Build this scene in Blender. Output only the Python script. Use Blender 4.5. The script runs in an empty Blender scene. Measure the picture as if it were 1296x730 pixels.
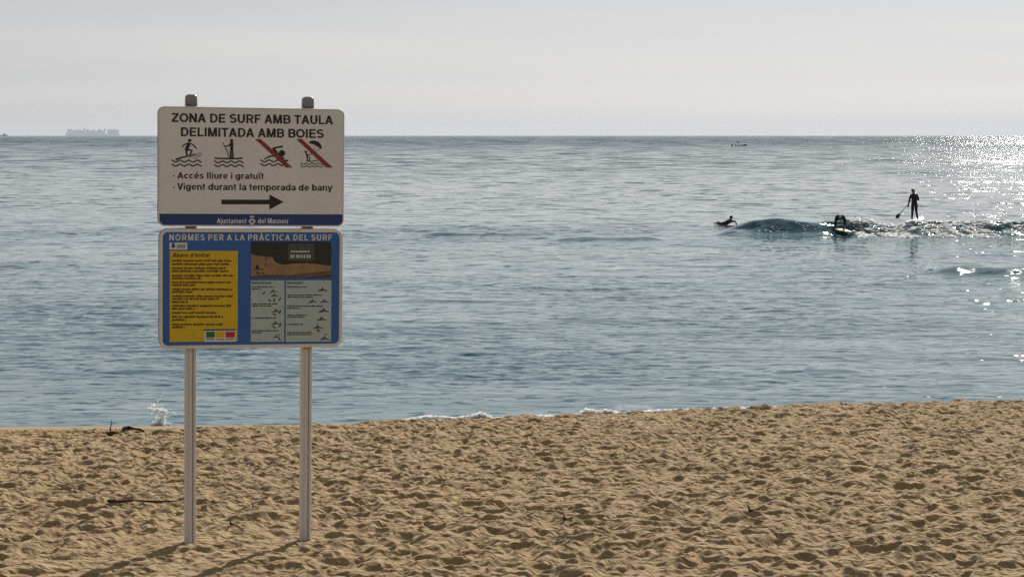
import bpy, bmesh, math, random
import numpy as np
from mathutils import Vector, Matrix, Euler
R = math.radians
random.seed(7)
rng = np.random.default_rng(11)
sc = bpy.context.scene
C = sc.collection

# ------------------------------------------------------------------ camera
F = 2600.0                              # focal length in photo pixels (1296 wide)
HORIZON = 168.7                         # row of the true level; the curved sea ends 3 rows lower
PITCH = math.atan((365 - HORIZON) / F)
CAM_Z = 5.0                             # metres above the sea
cd = bpy.data.cameras.new('camera')
cam = bpy.data.objects.new('camera', cd)
C.objects.link(cam)
cam.location = (0, 0, CAM_Z)
cam.rotation_euler = (R(90) - PITCH, 0, 0)
cd.sensor_width = 36
cd.lens = 36 * F / 1296
cd.clip_start = 0.1
cd.clip_end = 60000
sc.camera = cam

# ------------------------------------------------------------------ light
SUN_AZ, SUN_EL = R(17.0), R(32.0)       # azimuth to the right of the view (+Y), elevation
sd = bpy.data.lights.new('sun', 'SUN')
sd.energy = 5.0
sd.angle = R(0.55)
sd.color = (1.0, 0.93, 0.84)
sun = bpy.data.objects.new('sun', sd)
C.objects.link(sun)
to_sun = Vector((math.sin(SUN_AZ) * math.cos(SUN_EL), math.cos(SUN_AZ) * math.cos(SUN_EL), math.sin(SUN_EL)))
SKY_DIR = tuple(to_sun)
sun.rotation_euler = to_sun.to_track_quat('Z', 'Y').to_euler()
sun.location = (20, 40, 60)

w = bpy.data.worlds.new('World')
sc.world = w
w.use_nodes = True
nt = w.node_tree
nt.nodes.clear()
def wn(t, **k):
    n = nt.nodes.new(t)
    for a, b in k.items():
        setattr(n, a, b)
    return n
out = wn('ShaderNodeOutputWorld')
bg = wn('ShaderNodeBackground')
bg.inputs['Strength'].default_value = 0.085
sky = wn('ShaderNodeTexSky', sky_type='NISHITA', sun_disc=False, sun_elevation=SUN_EL, sun_rotation=SUN_AZ,
         altitude=0, air_density=1.0, dust_density=1.0, ozone_density=1.0)
hs = wn('ShaderNodeHueSaturation')
hs.inputs['Saturation'].default_value = 0.42
nt.links.new(sky.outputs[0], hs.inputs['Color'])
# a thin veil of high cloud over the whole sky, brightest towards the sun, with long faint streaks
tc = wn('ShaderNodeTexCoord')
dt = wn('ShaderNodeVectorMath', operation='DOT_PRODUCT')
dt.inputs[1].default_value = SKY_DIR
nt.links.new(tc.outputs['Generated'], dt.inputs[0])
def wm(op, a, b_):
    n = wn('ShaderNodeMath', operation=op)
    for k, q in enumerate((a, b_)):
        if isinstance(q, (int, float)): n.inputs[k].default_value = q
        else: nt.links.new(q, n.inputs[k])
    return n.outputs[0]
lobe = wm('POWER', wm('MULTIPLY_ADD', dt.outputs['Value'], 0.5), 2.6)
lobe.node.inputs[0].links[0].from_node.inputs[2].default_value = 0.5
mp = wn('ShaderNodeMapping')
mp.inputs['Scale'].default_value = (1.3, 1.3, 36)
mp.inputs['Rotation'].default_value = (0, R(-1.2), 0)
nz = wn('ShaderNodeTexNoise')
nz.inputs['Scale'].default_value = 1.0
nz.inputs['Detail'].default_value = 5
nz.inputs['Roughness'].default_value = 0.5
nz.inputs['Distortion'].default_value = 0.5
nt.links.new(tc.outputs['Generated'], mp.inputs['Vector'])
nt.links.new(mp.outputs[0], nz.inputs['Vector'])
cr = wn('ShaderNodeValToRGB')
cr.color_ramp.elements[0].position = 0.40
cr.color_ramp.elements[0].color = (0.92, 0.955, 1.015, 1)
cr.color_ramp.elements[1].position = 0.72
cr.color_ramp.elements[1].color = (1.085, 1.075, 1.06, 1)
nt.links.new(nz.outputs['Fac'], cr.inputs[0])
VEIL_LOW, VEIL_HIGH = 3.0, 5.6
veil = wm('MULTIPLY_ADD', lobe, VEIL_HIGH)
veil.node.inputs[2].default_value = VEIL_LOW
sx_ = wn('ShaderNodeSeparateXYZ')        # the veil thickens into haze low down and thins overhead
nt.links.new(tc.outputs['Generated'], sx_.inputs[0])
up1 = wm('SUBTRACT', 1.0, sx_.outputs['Z'])
thick = wm('MULTIPLY_ADD', wm('POWER', up1, 1.0), 0.52)
thick.node.inputs[2].default_value = 0.48
veil = wm('MULTIPLY', veil, thick)
vc = wn('ShaderNodeVectorMath', operation='SCALE')
nt.links.new(cr.outputs[0], vc.inputs[0])
nt.links.new(veil, vc.inputs['Scale'])
mx = wn('ShaderNodeMixRGB')
mx.inputs['Fac'].default_value = 0.88
nt.links.new(hs.outputs[0], mx.inputs['Color1'])
nt.links.new(vc.outputs[0], mx.inputs['Color2'])
nt.links.new(mx.outputs[0], bg.inputs['Color'])
nt.links.new(bg.outputs[0], out.inputs['Surface'])

sc.view_settings.view_transform = 'Standard'
sc.view_settings.look = 'None'
sc.view_settings.exposure = 0.0
sc.view_settings.gamma = 1.0
sc.view_settings.use_curve_mapping = False
sc.render.engine = 'CYCLES'
cy = sc.cycles
cy.use_denoising = False          # keeps the sparkle and the grain of the sand
cy.max_bounces = 6
cy.diffuse_bounces = 4
cy.glossy_bounces = 3
cy.volume_bounces = 1
cy.transparent_max_bounces = 24
cy.sample_clamp_direct = 45.0
cy.sample_clamp_indirect = 4.0
cy.caustics_reflective = False
cy.caustics_refractive = False

# ------------------------------------------------------------------ helpers
def ray(px, py):
    v = (py - 365) / F
    return Vector(((px - 648) / F, math.cos(PITCH) - v * math.sin(PITCH), -math.sin(PITCH) - v * math.cos(PITCH)))
def dep(py):                            # slope below the horizontal of a picture row
    d = ray(648, py)
    return -d.z / d.y
def at(px, py, Y):                      # the point seen in a pixel at distance Y
    d = ray(px, py)
    return Vector((d.x / d.y * Y, Y, CAM_Z + d.z / d.y * Y))

def mat(name, col, rough=0.6, metal=0.0, spec=0.5):
    m = bpy.data.materials.new(name)
    m.use_nodes = True
    b = m.node_tree.nodes['Principled BSDF']
    b.inputs['Base Color'].default_value = (*col, 1)
    b.inputs['Roughness'].default_value = rough
    b.inputs['Metallic'].default_value = metal
    b.inputs['Specular IOR Level'].default_value = spec
    return m
def vary(m, scale, amt, col2, detail=4, stretch=(1, 1, 1), bump=0.0, bscale=None):
    """mottle the colour towards col2 and add a fine relief"""
    t = m.node_tree
    b = t.nodes['Principled BSDF']
    c1 = tuple(b.inputs['Base Color'].default_value)
    tcn = t.nodes.new('ShaderNodeTexCoord')
    mpn = t.nodes.new('ShaderNodeMapping')
    mpn.inputs['Scale'].default_value = stretch
    n = t.nodes.new('ShaderNodeTexNoise')
    n.inputs['Scale'].default_value = scale
    n.inputs['Detail'].default_value = detail
    rmp = t.nodes.new('ShaderNodeMapRange')
    rmp.inputs['From Min'].default_value = 0.35
    rmp.inputs['From Max'].default_value = 0.7
    rmp.inputs['To Max'].default_value = amt
    mixn = t.nodes.new('ShaderNodeMixRGB')
    mixn.inputs['Color1'].default_value = c1
    mixn.inputs['Color2'].default_value = (*col2, 1)
    t.links.new(tcn.outputs['Object'], mpn.inputs['Vector'])
    t.links.new(mpn.outputs[0], n.inputs['Vector'])
    t.links.new(n.outputs['Fac'], rmp.inputs['Value'])
    t.links.new(rmp.outputs[0], mixn.inputs['Fac'])
    t.links.new(mixn.outputs[0], b.inputs['Base Color'])
    if bump:
        n2 = t.nodes.new('ShaderNodeTexNoise')
        n2.inputs['Scale'].default_value = bscale or scale * 3
        n2.inputs['Detail'].default_value = 3
        bp = t.nodes.new('ShaderNodeBump')
        bp.inputs['Strength'].default_value = 1.0
        bp.inputs['Distance'].default_value = bump
        t.links.new(mpn.outputs[0], n2.inputs['Vector'])
        t.links.new(n2.outputs['Fac'], bp.inputs['Height'])
        t.links.new(bp.outputs[0], b.inputs['Normal'])
    return m

def tag(o, label=None, cat=None, group=None, kind=None):
    if label: o['label'] = label
    if cat: o['category'] = cat
    if group: o['group'] = group
    if kind: o['kind'] = kind
    return o
def empty(name, loc, rot=(0, 0, 0)):
    o = bpy.data.objects.new(name, None)
    C.objects.link(o)
    o.empty_display_size = 0.2
    o.location = loc
    o.rotation_euler = rot
    return o
def link(name, me, m, parent=None):
    o = bpy.data.objects.new(name, me)
    for q in (m if isinstance(m, (list, tuple)) else [m]):
        me.materials.append(q)
    C.objects.link(o)
    o.parent = parent
    return o
class MB:
    """collects shapes and links them as one mesh"""
    def __init__(s):
        s.v = []; s.f = []; s.mi = []
    def add(s, v, f, mi=0):
        n = len(s.v)
        s.v += [tuple(p) for p in v]
        s.f += [tuple(i + n for i in q) for q in f]
        s.mi += [mi] * len(f)
    def box(s, a, b, mi=0):
        x0, y0, z0 = a; x1, y1, z1 = b
        s.add([(x0,y0,z0),(x1,y0,z0),(x1,y1,z0),(x0,y1,z0),(x0,y0,z1),(x1,y0,z1),(x1,y1,z1),(x0,y1,z1)],
              [(0,3,2,1),(4,5,6,7),(0,1,5,4),(1,2,6,5),(2,3,7,6),(3,0,4,7)], mi)
    def prism(s, poly, y0, y1, mi=0):   # poly in (x, z), counter-clockwise seen from -Y
        n = len(poly)
        v = [(x, y0, z) for x, z in poly] + [(x, y1, z) for x, z in poly]
        f = [tuple(range(n)), tuple(range(2 * n - 1, n - 1, -1))]
        f += [(i, i + n, (i + 1) % n + n, (i + 1) % n) for i in range(n)]
        s.add(v, f, mi)
    def loft(s, rings, caps=True, mi=0):
        n = len(rings[0])
        v = [p for r in rings for p in r]
        f = []
        for k in range(len(rings) - 1):
            for i in range(n):
                j = (i + 1) % n
                f.append((k * n + i, k * n + j, (k + 1) * n + j, (k + 1) * n + i))
        if caps:
            f.append(tuple(range(n - 1, -1, -1)))
            f.append(tuple(range((len(rings) - 1) * n, len(rings) * n)))
        s.add(v, f, mi)
    def tube(s, pts, rad, n=8, mi=0):
        pts = [Vector(p) for p in pts]
        rad = rad if isinstance(rad, (list, tuple)) else [rad] * len(pts)
        rings = []
        for k, p in enumerate(pts):
            t = (pts[min(k + 1, len(pts) - 1)] - pts[max(k - 1, 0)]).normalized()
            a = t.orthogonal().normalized() if k == 0 else (a - t * a.dot(t)).normalized()
            b = t.cross(a)
            rings.append([p + (a * math.cos(2 * math.pi * i / n) + b * math.sin(2 * math.pi * i / n)) * rad[k] for i in range(n)])
        s.loft(rings, True, mi)
    def build(s, name, m, parent=None, smooth=False):
        me = bpy.data.meshes.new(name)
        me.from_pydata(s.v, [], s.f)
        bm = bmesh.new(); bm.from_mesh(me)
        bmesh.ops.recalc_face_normals(bm, faces=bm.faces)
        bm.to_mesh(me); bm.free()
        me.polygons.foreach_set('material_index', s.mi)
        if smooth:
            me.polygons.foreach_set('use_smooth', [True] * len(me.polygons))
        return link(name, me, m, parent)
def grid_mesh(name, X, Y, Z, m, smooth=True):
    """a sheet of quads through the points X, Y, Z (rows by columns)"""
    nr, nc = X.shape
    co = np.stack([X, Y, Z], -1).reshape(-1, 3).astype(np.float32)
    i = np.arange(nr * nc).reshape(nr, nc)
    q = np.stack([i[:-1, :-1], i[:-1, 1:], i[1:, 1:], i[1:, :-1]], -1).reshape(-1, 4).astype(np.int32)
    me = bpy.data.meshes.new(name)
    me.vertices.add(len(co)); me.vertices.foreach_set('co', co.ravel())
    me.loops.add(q.size); me.loops.foreach_set('vertex_index', q.ravel())
    me.polygons.add(len(q))
    me.polygons.foreach_set('loop_start', np.arange(0, q.size, 4, dtype=np.int32))
    me.polygons.foreach_set('use_smooth', np.full(len(q), smooth))
    me.update(calc_edges=True)
    return link(name, me, m)
def band_tile(L, N, l0, l1, rms, power=1.5, aniso=1.0, seed=0):
    """a periodic height field of side L with wavelengths l0..l1; also its sideways (choppy) shift"""
    g = np.random.default_rng(seed)
    k = np.fft.fftfreq(N, L / N) * 2 * np.pi
    KX, KY = np.meshgrid(k, k)
    K = np.hypot(KX, KY) + 1e-9
    lam = 2 * np.pi / K
    W = np.exp(-np.clip(np.log(l0 / lam), 0, None) ** 2 * 8 - np.clip(np.log(lam / l1), 0, None) ** 2 * 8) * K ** (-power)
    W *= (0.12 + np.abs(KY / K) ** (2 * aniso)) if aniso else 1
    H = np.fft.fft2(g.standard_normal((N, N))) * W
    H[0, 0] = 0
    h = np.real(np.fft.ifft2(H))
    s = rms / h.std()
    dx = np.real(np.fft.ifft2(-1j * KX / K * H)) * s
    dy = np.real(np.fft.ifft2(-1j * KY / K * H)) * s
    return (h * s, dx, dy)
def sample(t, L, x, y):
    N = t.shape[0]
    fx = (x / L * N) % N; fy = (y / L * N) % N
    ix = np.floor(fx).astype(int); iy = np.floor(fy).astype(int)
    ax = fx - ix; ay = fy - iy
    ix %= N; iy %= N
    jx = (ix + 1) % N; jy = (iy + 1) % N
    return (t[iy, ix] * (1 - ax) + t[iy, jx] * ax) * (1 - ay) + (t[jy, ix] * (1 - ax) + t[jy, jx] * ax) * ay
def smooth(a, b, x):
    t = np.clip((x - a) / (b - a), 0, 1)
    return t * t * (3 - 2 * t)

# ------------------------------------------------------------------ beach
CR_X = [-400, 0, 200, 400, 470, 560, 650, 750, 860, 1000, 1130, 1296, 1700]
CR_Y = [550, 547, 545, 541, 537, 533, 530, 527, 521, 516, 511, 508, 504]       # where the rough sand ends
SEEN_Y = [541.5, 540, 539, 537, 535, 532, 529, 526, 520, 515, 510, 507, 503]     # where the sand disappears
DEPC = [dep(y) for y in CR_Y]
DEPS = [dep(y) for y in SEEN_Y]
UX = [(x - 648) / F for x in CR_X]
def ground(x, y):
    x = np.asarray(x, float); y = np.asarray(y, float)
    yy = np.maximum(y, 9.3)
    u = x / yy
    c = np.interp(u, UX, DEPC); s = np.interp(u, UX, DEPS)
    dc = 1.507 / (c - 0.063)
    zp = 2.8 - 0.063 * (y - 11)
    zc = 2.8 - 0.063 * (dc - 11)
    # beyond the crest: down to the water, kept just below the sight line where the photograph hides it
    y1 = 26.0
    z1 = CAM_Z - s * y1 - np.where(c - s > 0.0009, 0.0, 0.12)
    t1 = np.clip((y - dc) / (y1 - dc), 0, 1)
    za = zc + (z1 - zc) * t1
    zb = z1 + (-0.35 - z1) * (y - y1) / (35.6 - y1)
    za = np.where(y > y1, zb, za)
    return np.where(y < dc, zp, za), np.clip((y - dc), -50, 50)
GX0, GY0, GS = -9.0, 8.0, 0.010
nx, ny = 1800, 1600
t1 = band_tile(16, 1280, 0.25, 1.1, 0.009, 1.0, 0, 3)[0]
t2 = band_tile(8, 640, 0.05, 0.20, 0.0030, 0.8, 0, 4)[0]
gx = GX0 + np.arange(nx) * GS; gy = GY0 + np.arange(ny) * GS
GXX, GYY = np.meshgrid(gx, gy)
hm = np.full((ny, nx), 0.035)
warp = sample(t1, 16, GXX * 1.7 + 3, GYY * 1.7) * 2.2
def stamp(cx, cyy, a, b, th, fn):
    rr = a * 2.0
    i0 = max(int((cx - rr - GX0) / GS), 0); i1 = min(int((cx + rr - GX0) / GS) + 1, nx)
    j0 = max(int((cyy - rr - GY0) / GS), 0); j1 = min(int((cyy + rr - GY0) / GS) + 1, ny)
    if i1 <= i0 or j1 <= j0: return
    X = GXX[j0:j1, i0:i1] - cx + warp[j0:j1, i0:i1]; Y = GYY[j0:j1, i0:i1] - cyy + warp[j0:j1, i0:i1]
    p = X * math.cos(th) + Y * math.sin(th); q = -X * math.sin(th) + Y * math.cos(th)
    fn(hm[j0:j1, i0:i1], np.hypot(p / a, q / b), p, q)
for k in range(27000):                  # trodden dry sand: soft bowls meeting in crests
    a = rng.uniform(0.038, 0.078); d = a * rng.uniform(0.20, 0.42); lv = rng.uniform(-0.010, 0.008)
    def bowl(win, rad, p, q):
        np.minimum(win, np.where(rad < 1.9, lv + d * (rad ** 2) * (1 - 0.12 * rad), 9), out=win)
    stamp(rng.uniform(-8.9, 8.9), rng.uniform(8.1, 23.9), a, a * rng.uniform(0.55, 1.0), rng.uniform(0, math.pi), bowl)
for k in range(80):                    # fresher, deeper footprints with a pushed-up rim
    a = rng.uniform(0.10, 0.15); d = rng.uniform(0.02, 0.045)
    def foot(win, rad, p, q):
        hol = 1 / (1 + np.exp((rad - 0.8) * 9)); rim = np.exp(-((rad - 1.12) / 0.22) ** 2) * (0.6 + 0.4 * np.sin(np.arctan2(q, p) + k))
        win[:] = win * (1 - 0.5 * hol) - d * hol + d * 0.35 * rim
    stamp(rng.uniform(-8.9, 8.9), rng.uniform(8.1, 23.9), a, a * rng.uniform(0.42, 0.6), rng.uniform(0, math.pi), foot)
hm[1:-1, 1:-1] = (hm[1:-1, 1:-1] * 4 + hm[:-2, 1:-1] + hm[2:, 1:-1] + hm[1:-1, :-2] + hm[1:-1, 2:]) / 8
hm += sample(t1, 16, GXX, GYY) * 0.8
hm += sample(t2, 8, GXX, GYY)
def relief(x, y, past):
    fx = np.clip((x - GX0) / GS, 0, nx - 1.01); fy = np.clip((y - GY0) / GS, 0, ny - 1.01)
    ix = fx.astype(int); iy = fy.astype(int); ax = fx - ix; ay = fy - iy
    h = (hm[iy, ix] * (1 - ax) + hm[iy, ix + 1] * ax) * (1 - ay) + (hm[iy + 1, ix] * (1 - ax) + hm[iy + 1, ix + 1] * ax) * ay
    inside = (np.abs(x) < 8.9) & (y > 8.1) & (y < 23.9)
    far = 0.6 * sample(t1, 16, x * 0.7, y * 0.7)
    h = np.where(inside, h, far)
    # relief flattened along the two posts' shadow lines so the cast shadows read clearly
    for bx, by in ((-1.74, 11.1), (-1.14, 11.25)):
        tt = np.clip(((bx - x) * 0.3 + (by - y)) / 1.09, 0, 1.8)
        dd = np.hypot(x - (bx - 0.3 * tt), y - (by - tt))
        h = h * (1 - 0.55 * np.exp(-(dd / 0.22) ** 2))
    return h * (1 - smooth(-0.1, 0.5, past) * 0.93)
uu = np.concatenate([-np.geomspace(6, 0.285, 42)[:-1], np.linspace(-0.285, 0.285, 700), np.geomspace(0.285, 6, 42)[1:]])
yy = np.concatenate([np.linspace(-60, 5, 20), np.linspace(5.5, 9.2, 40), 9.22 * (23.6 / 9.22) ** np.linspace(0, 1, 930), np.linspace(23.7, 36, 90), [38, 42, 50, 70]])
Ug, Yg = np.meshgrid(uu, yy)
Xg = Ug * np.maximum(Yg, 9.3)
zg, past = ground(Xg, Yg)
Zg = zg + relief(Xg, Yg, past)
Zg = np.maximum(Zg, -1.6)

sand = mat('dry_sand', (0.45, 0.33, 0.195), 0.95, 0, 0.15)
t = sand.node_tree
b = t.nodes['Principled BSDF']
tcn = t.nodes.new('ShaderNodeTexCoord')
def noise(t, scale, detail=4, rough=0.55):
    n = t.nodes.new('ShaderNodeTexNoise')
    n.inputs['Scale'].default_value = scale
    n.inputs['Detail'].default_value = detail
    n.inputs['Roughness'].default_value = rough
    return n
n1 = noise(t, 1.4, 5); n2 = noise(t, 420, 2, 0.7); n3 = noise(t, 26, 4, 0.6)
for n in (n1, n2, n3): t.links.new(tcn.outputs['Object'], n.inputs['Vector'])
r1 = t.nodes.new('ShaderNodeValToRGB')
r1.color_ramp.elements[0].position = 0.3; r1.color_ramp.elements[0].color = (0.325, 0.232, 0.128, 1)
r1.color_ramp.elements[1].position = 0.7; r1.color_ramp.elements[1].color = (0.38, 0.275, 0.153, 1)
t.links.new(n1.outputs['Fac'], r1.inputs[0])
r2 = t.nodes.new('ShaderNodeValToRGB')   # single grains: dark, pale and reddish
r2.color_ramp.elements[0].position = 0.30; r2.color_ramp.elements[0].color = (0.55, 0.50, 0.46, 1)
r2.color_ramp.elements[1].position = 0.72; r2.color_ramp.elements[1].color = (1.30, 1.28, 1.25, 1)
e = r2.color_ramp.elements.new(0.5); e.color = (1, 1, 1, 1)
t.links.new(n2.outputs['Fac'], r2.inputs[0])
ml = t.nodes.new('ShaderNodeMixRGB'); ml.blend_type = 'MULTIPLY'; ml.inputs['Fac'].default_value = 0.8
t.links.new(r1.outputs[0], ml.inputs['Color1']); t.links.new(r2.outputs[0], ml.inputs['Color2'])
# wet, darker sand at the water's edge
sz_ = t.nodes.new('ShaderNodeSeparateXYZ'); t.links.new(tcn.outputs['Object'], sz_.inputs[0])
wr = t.nodes.new('ShaderNodeMapRange')
for a_, b_ in (('From Min', 0.25), ('From Max', 0.55), ('To Min', 0.6), ('To Max', 0.0)): wr.inputs[a_].default_value = b_
t.links.new(sz_.outputs['Z'], wr.inputs['Value'])
wx = t.nodes.new('ShaderNodeMixRGB'); wx.inputs['Color2'].default_value = (0.12, 0.085, 0.05, 1)
t.links.new(wr.outputs[0], wx.inputs['Fac']); t.links.new(ml.outputs[0], wx.inputs['Color1'])
t.links.new(wx.outputs[0], b.inputs['Base Color'])
# small scooped ripples between the hollows, too fine for the sheet itself
wrp = noise(t, 7, 2, 0.5); t.links.new(tcn.outputs['Object'], wrp.inputs['Vector'])
wm_ = t.nodes.new('ShaderNodeMixRGB'); wm_.blend_type = 'LINEAR_LIGHT'; wm_.inputs['Fac'].default_value = 0.05
t.links.new(tcn.outputs['Object'], wm_.inputs['Color1']); t.links.new(wrp.outputs['Color'], wm_.inputs['Color2'])
prev = None
for vs, vd in ((11.0, 0.042), (23.0, 0.019)):
    vo = t.nodes.new('ShaderNodeTexVoronoi'); vo.voronoi_dimensions = '2D'; vo.feature = 'F1'; vo.inputs['Scale'].default_value = vs
    t.links.new(wm_.outputs[0], vo.inputs['Vector'])
    vb = t.nodes.new('ShaderNodeBump'); vb.inputs['Distance'].default_value = vd; vb.inputs['Strength'].default_value = 0.85
    t.links.new(vo.outputs['Distance'], vb.inputs['Height'])
    if prev: t.links.new(prev.outputs[0], vb.inputs['Normal'])
    prev = vb
bp1 = t.nodes.new('ShaderNodeBump'); bp1.inputs['Distance'].default_value = 0.014
t.links.new(prev.outputs[0], bp1.inputs['Normal'])
t.links.new(n3.outputs['Fac'], bp1.inputs['Height'])
bp2 = t.nodes.new('ShaderNodeBump'); bp2.inputs['Distance'].default_value = 0.0012
t.links.new(n2.outputs['Fac'], bp2.inputs['Height']); t.links.new(bp1.outputs[0], bp2.inputs['Normal'])
t.links.new(bp2.outputs[0], b.inputs['Normal'])
at_ = t.nodes.new('ShaderNodeAttribute'); at_.attribute_name = 'trodden'
for bn in [n for n in t.nodes if n.bl_idname == 'ShaderNodeBump' and n != bp2]:
    ms = t.nodes.new('ShaderNodeMath'); ms.operation = 'MULTIPLY'; ms.inputs[1].default_value = bn.inputs['Strength'].default_value * 0.85
    t.links.new(at_.outputs['Fac'], ms.inputs[0]); t.links.new(ms.outputs[0], bn.inputs['Strength'])
beach = tag(grid_mesh('beach', Xg, Yg, Zg, sand), 'pale brown sandy beach covered in footprints', None, None, 'structure')
ta = beach.data.attributes.new('trodden', 'FLOAT', 'POINT')
ta.data.foreach_set('value', (1 - smooth(-0.1, 0.5, past) * 0.95).ravel().astype(np.float32))
def sand_z(x, y):
    z, p = ground(np.array([float(x)]), np.array([float(y)]))
    return float((z + relief(np.array([float(x)]), np.array([float(y)]), p))[0])

# ------------------------------------------------------------------ sea
A = band_tile(97, 256, 3.5, 14, 0.016, 1.6, 2.5, 21)
B = band_tile(41, 512, 0.6, 2.2, 0.010, 1.2, 1.4, 22)
Cc = band_tile(13, 512, 0.18, 0.7, 0.0060, 1.0, 1.0, 23)
D = band_tile(61, 256, 5, 24, 1.0, 1.5, 0.5, 24)[0]
# swells: (x centre, distance, half length, height, front width, back width)
SWELLS = [(14.7, 101.7, 4.6, 0.70, 1.0, 3.5), (25.5, 101.7, 9.0, 0.66, 1.75, 4.0), (11.9, 100.6, 2.2, 0.15, 0.7, 2.0), (-1.5, 100.6, 3.4, 0.13, 0.7, 1.8), (4.5, 96, 3.0, 0.14, 0.6, 1.5),
          (17.3, 73, 2.6, 0.26, 0.7, 1.8), (14.0, 68, 3.0, 0.06, 0.5, 1.2), (15.5, 45, 2.6, 0.05, 0.45, 1.2),
          (-1.5, 61, 2.6, 0.055, 0.5, 1.2), (3.0, 55, 2.2, 0.05, 0.5, 1.1), (6.4, 43, 1.1, 0.06, 0.35, 0.8),
          (-12, 112, 5, 0.07, 0.8, 2.0), (-9.0, 50, 1.6, 0.04, 0.4, 0.9), (-7.2, 43, 1.3, 0.04, 0.35, 0.8),
          (9, 62, 2.6, 0.05, 0.5, 1.1), (2.2, 36.2, 0.40, 0.10, 0.35, 0.8)]
def sea(x, y):
    patch = 0.72 + 0.30 * sample(D, 61, x * 0.8, y * 0.55)
    patch = np.clip(patch, 0.2, 1.6)
    h = 0; dx = 0; dy = 0
    near = smooth(33, 42, y) * 0.75 + 0.25
    for T, L, f0, f1, p, ch in ((A, 97, 500, 1600, 0, 0.9), (B, 41, 110, 330, 1, 1.0), (Cc, 13, 60, 130, 1, 0.8)):
        wgt = (1 - smooth(f0, f1, y)) * (patch if p else 1) * near
        h = h + wgt * sample(T[0], L, x, y)
        dx = dx + wgt * ch * sample(T[1], L, x, y)
        dy = dy + wgt * ch * sample(T[2], L, x, y)
    for sx, sy, hl, hh, fw, bw in SWELLS:
        wob = 0.3 * fw * np.sin(x * 1.1 + sy) + 0.12 * fw * np.sin(x * 2.7 + sy * 2)
        ev = y - sy - wob - 0.004 * (x - sx) ** 2
        amp = hh * (1 - smooth(0.55, 1.0, np.abs(x - sx) / hl)) * (0.93 + 0.07 * np.sin(x * 1.9 + sy))
        h = h + amp * np.exp(-(ev / np.where(ev < 0, fw, bw)) ** 2)
    # broken, choppy water where the big wave spills
    brk = smooth(14.5, 17.0, x) * (1 - smooth(28, 33, x)) * np.exp(-((y - 100.9) / 1.7) ** 2)
    h = h + brk * (sample(Cc[0], 13, x * 0.8, y * 0.8) * 5.5 + sample(B[0], 41, x * 2.1, y * 2.1) * 3.0)
    return h, dx, dy
uw = np.concatenate([-np.geomspace(0.60, 0.29, 24)[:-1], np.linspace(-0.29, 0.29, 760), np.geomspace(0.29, 0.60, 24)[1:]])
dps = np.linspace(dep(560), dep(172.6), 760)
yw = CAM_Z / dps
yw = np.concatenate([[29, 30, 31], yw[yw > 31.3], np.arange(94, 110, 0.14), np.geomspace(2000, 9500, 24)])
yw = np.unique(np.round(yw, 3))
yw = yw[np.concatenate([[True], np.diff(yw) > 0.05])]
Uw, Yw = np.meshgrid(uw, yw)
Xw = Uw * Yw
hw, dxw, dyw = sea(Xw, Yw)
lim = smooth(29, 33, Yw)
water = mat('sea_water', (0.021, 0.106, 0.136), 0.05, 0, 0.5)
t = water.node_tree
b = t.nodes['Principled BSDF']
b.inputs['IOR'].default_value = 1.333
tcn = t.nodes.new('ShaderNodeTexCoord')
geo = t.nodes.new('ShaderNodeNewGeometry')
acc = None
for scale, sx, amp, det in ((8.0, 0.6, 0.08, 2), (2.2, 0.5, 0.11, 2), (0.55, 0.5, 0.05, 2)):
    mpn = t.nodes.new('ShaderNodeMapping')
    mpn.inputs['Scale'].default_value = (sx, 1, 1)
    n = noise(t, scale, det, 0.6)
    t.links.new(tcn.outputs['Object'], mpn.inputs['Vector'])
    t.links.new(mpn.outputs[0], n.inputs['Vector'])
    sb = t.nodes.new('ShaderNodeVectorMath'); sb.operation = 'SUBTRACT'
    sb.inputs[1].default_value = (0.5, 0.5, 0.5)
    t.links.new(n.outputs['Color'], sb.inputs[0])
    mu = t.nodes.new('ShaderNodeVectorMath'); mu.operation = 'MULTIPLY'
    mu.inputs[1].default_value = (amp * 1.25 * 2, amp * 1.8, 0)
    t.links.new(sb.outputs[0], mu.inputs[0])
    if acc is None:
        acc = mu
    else:
        ad = t.nodes.new('ShaderNodeVectorMath'); ad.operation = 'ADD'
        t.links.new(acc.outputs[0], ad.inputs[0]); t.links.new(mu.outputs[0], ad.inputs[1])
        acc = ad
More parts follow.
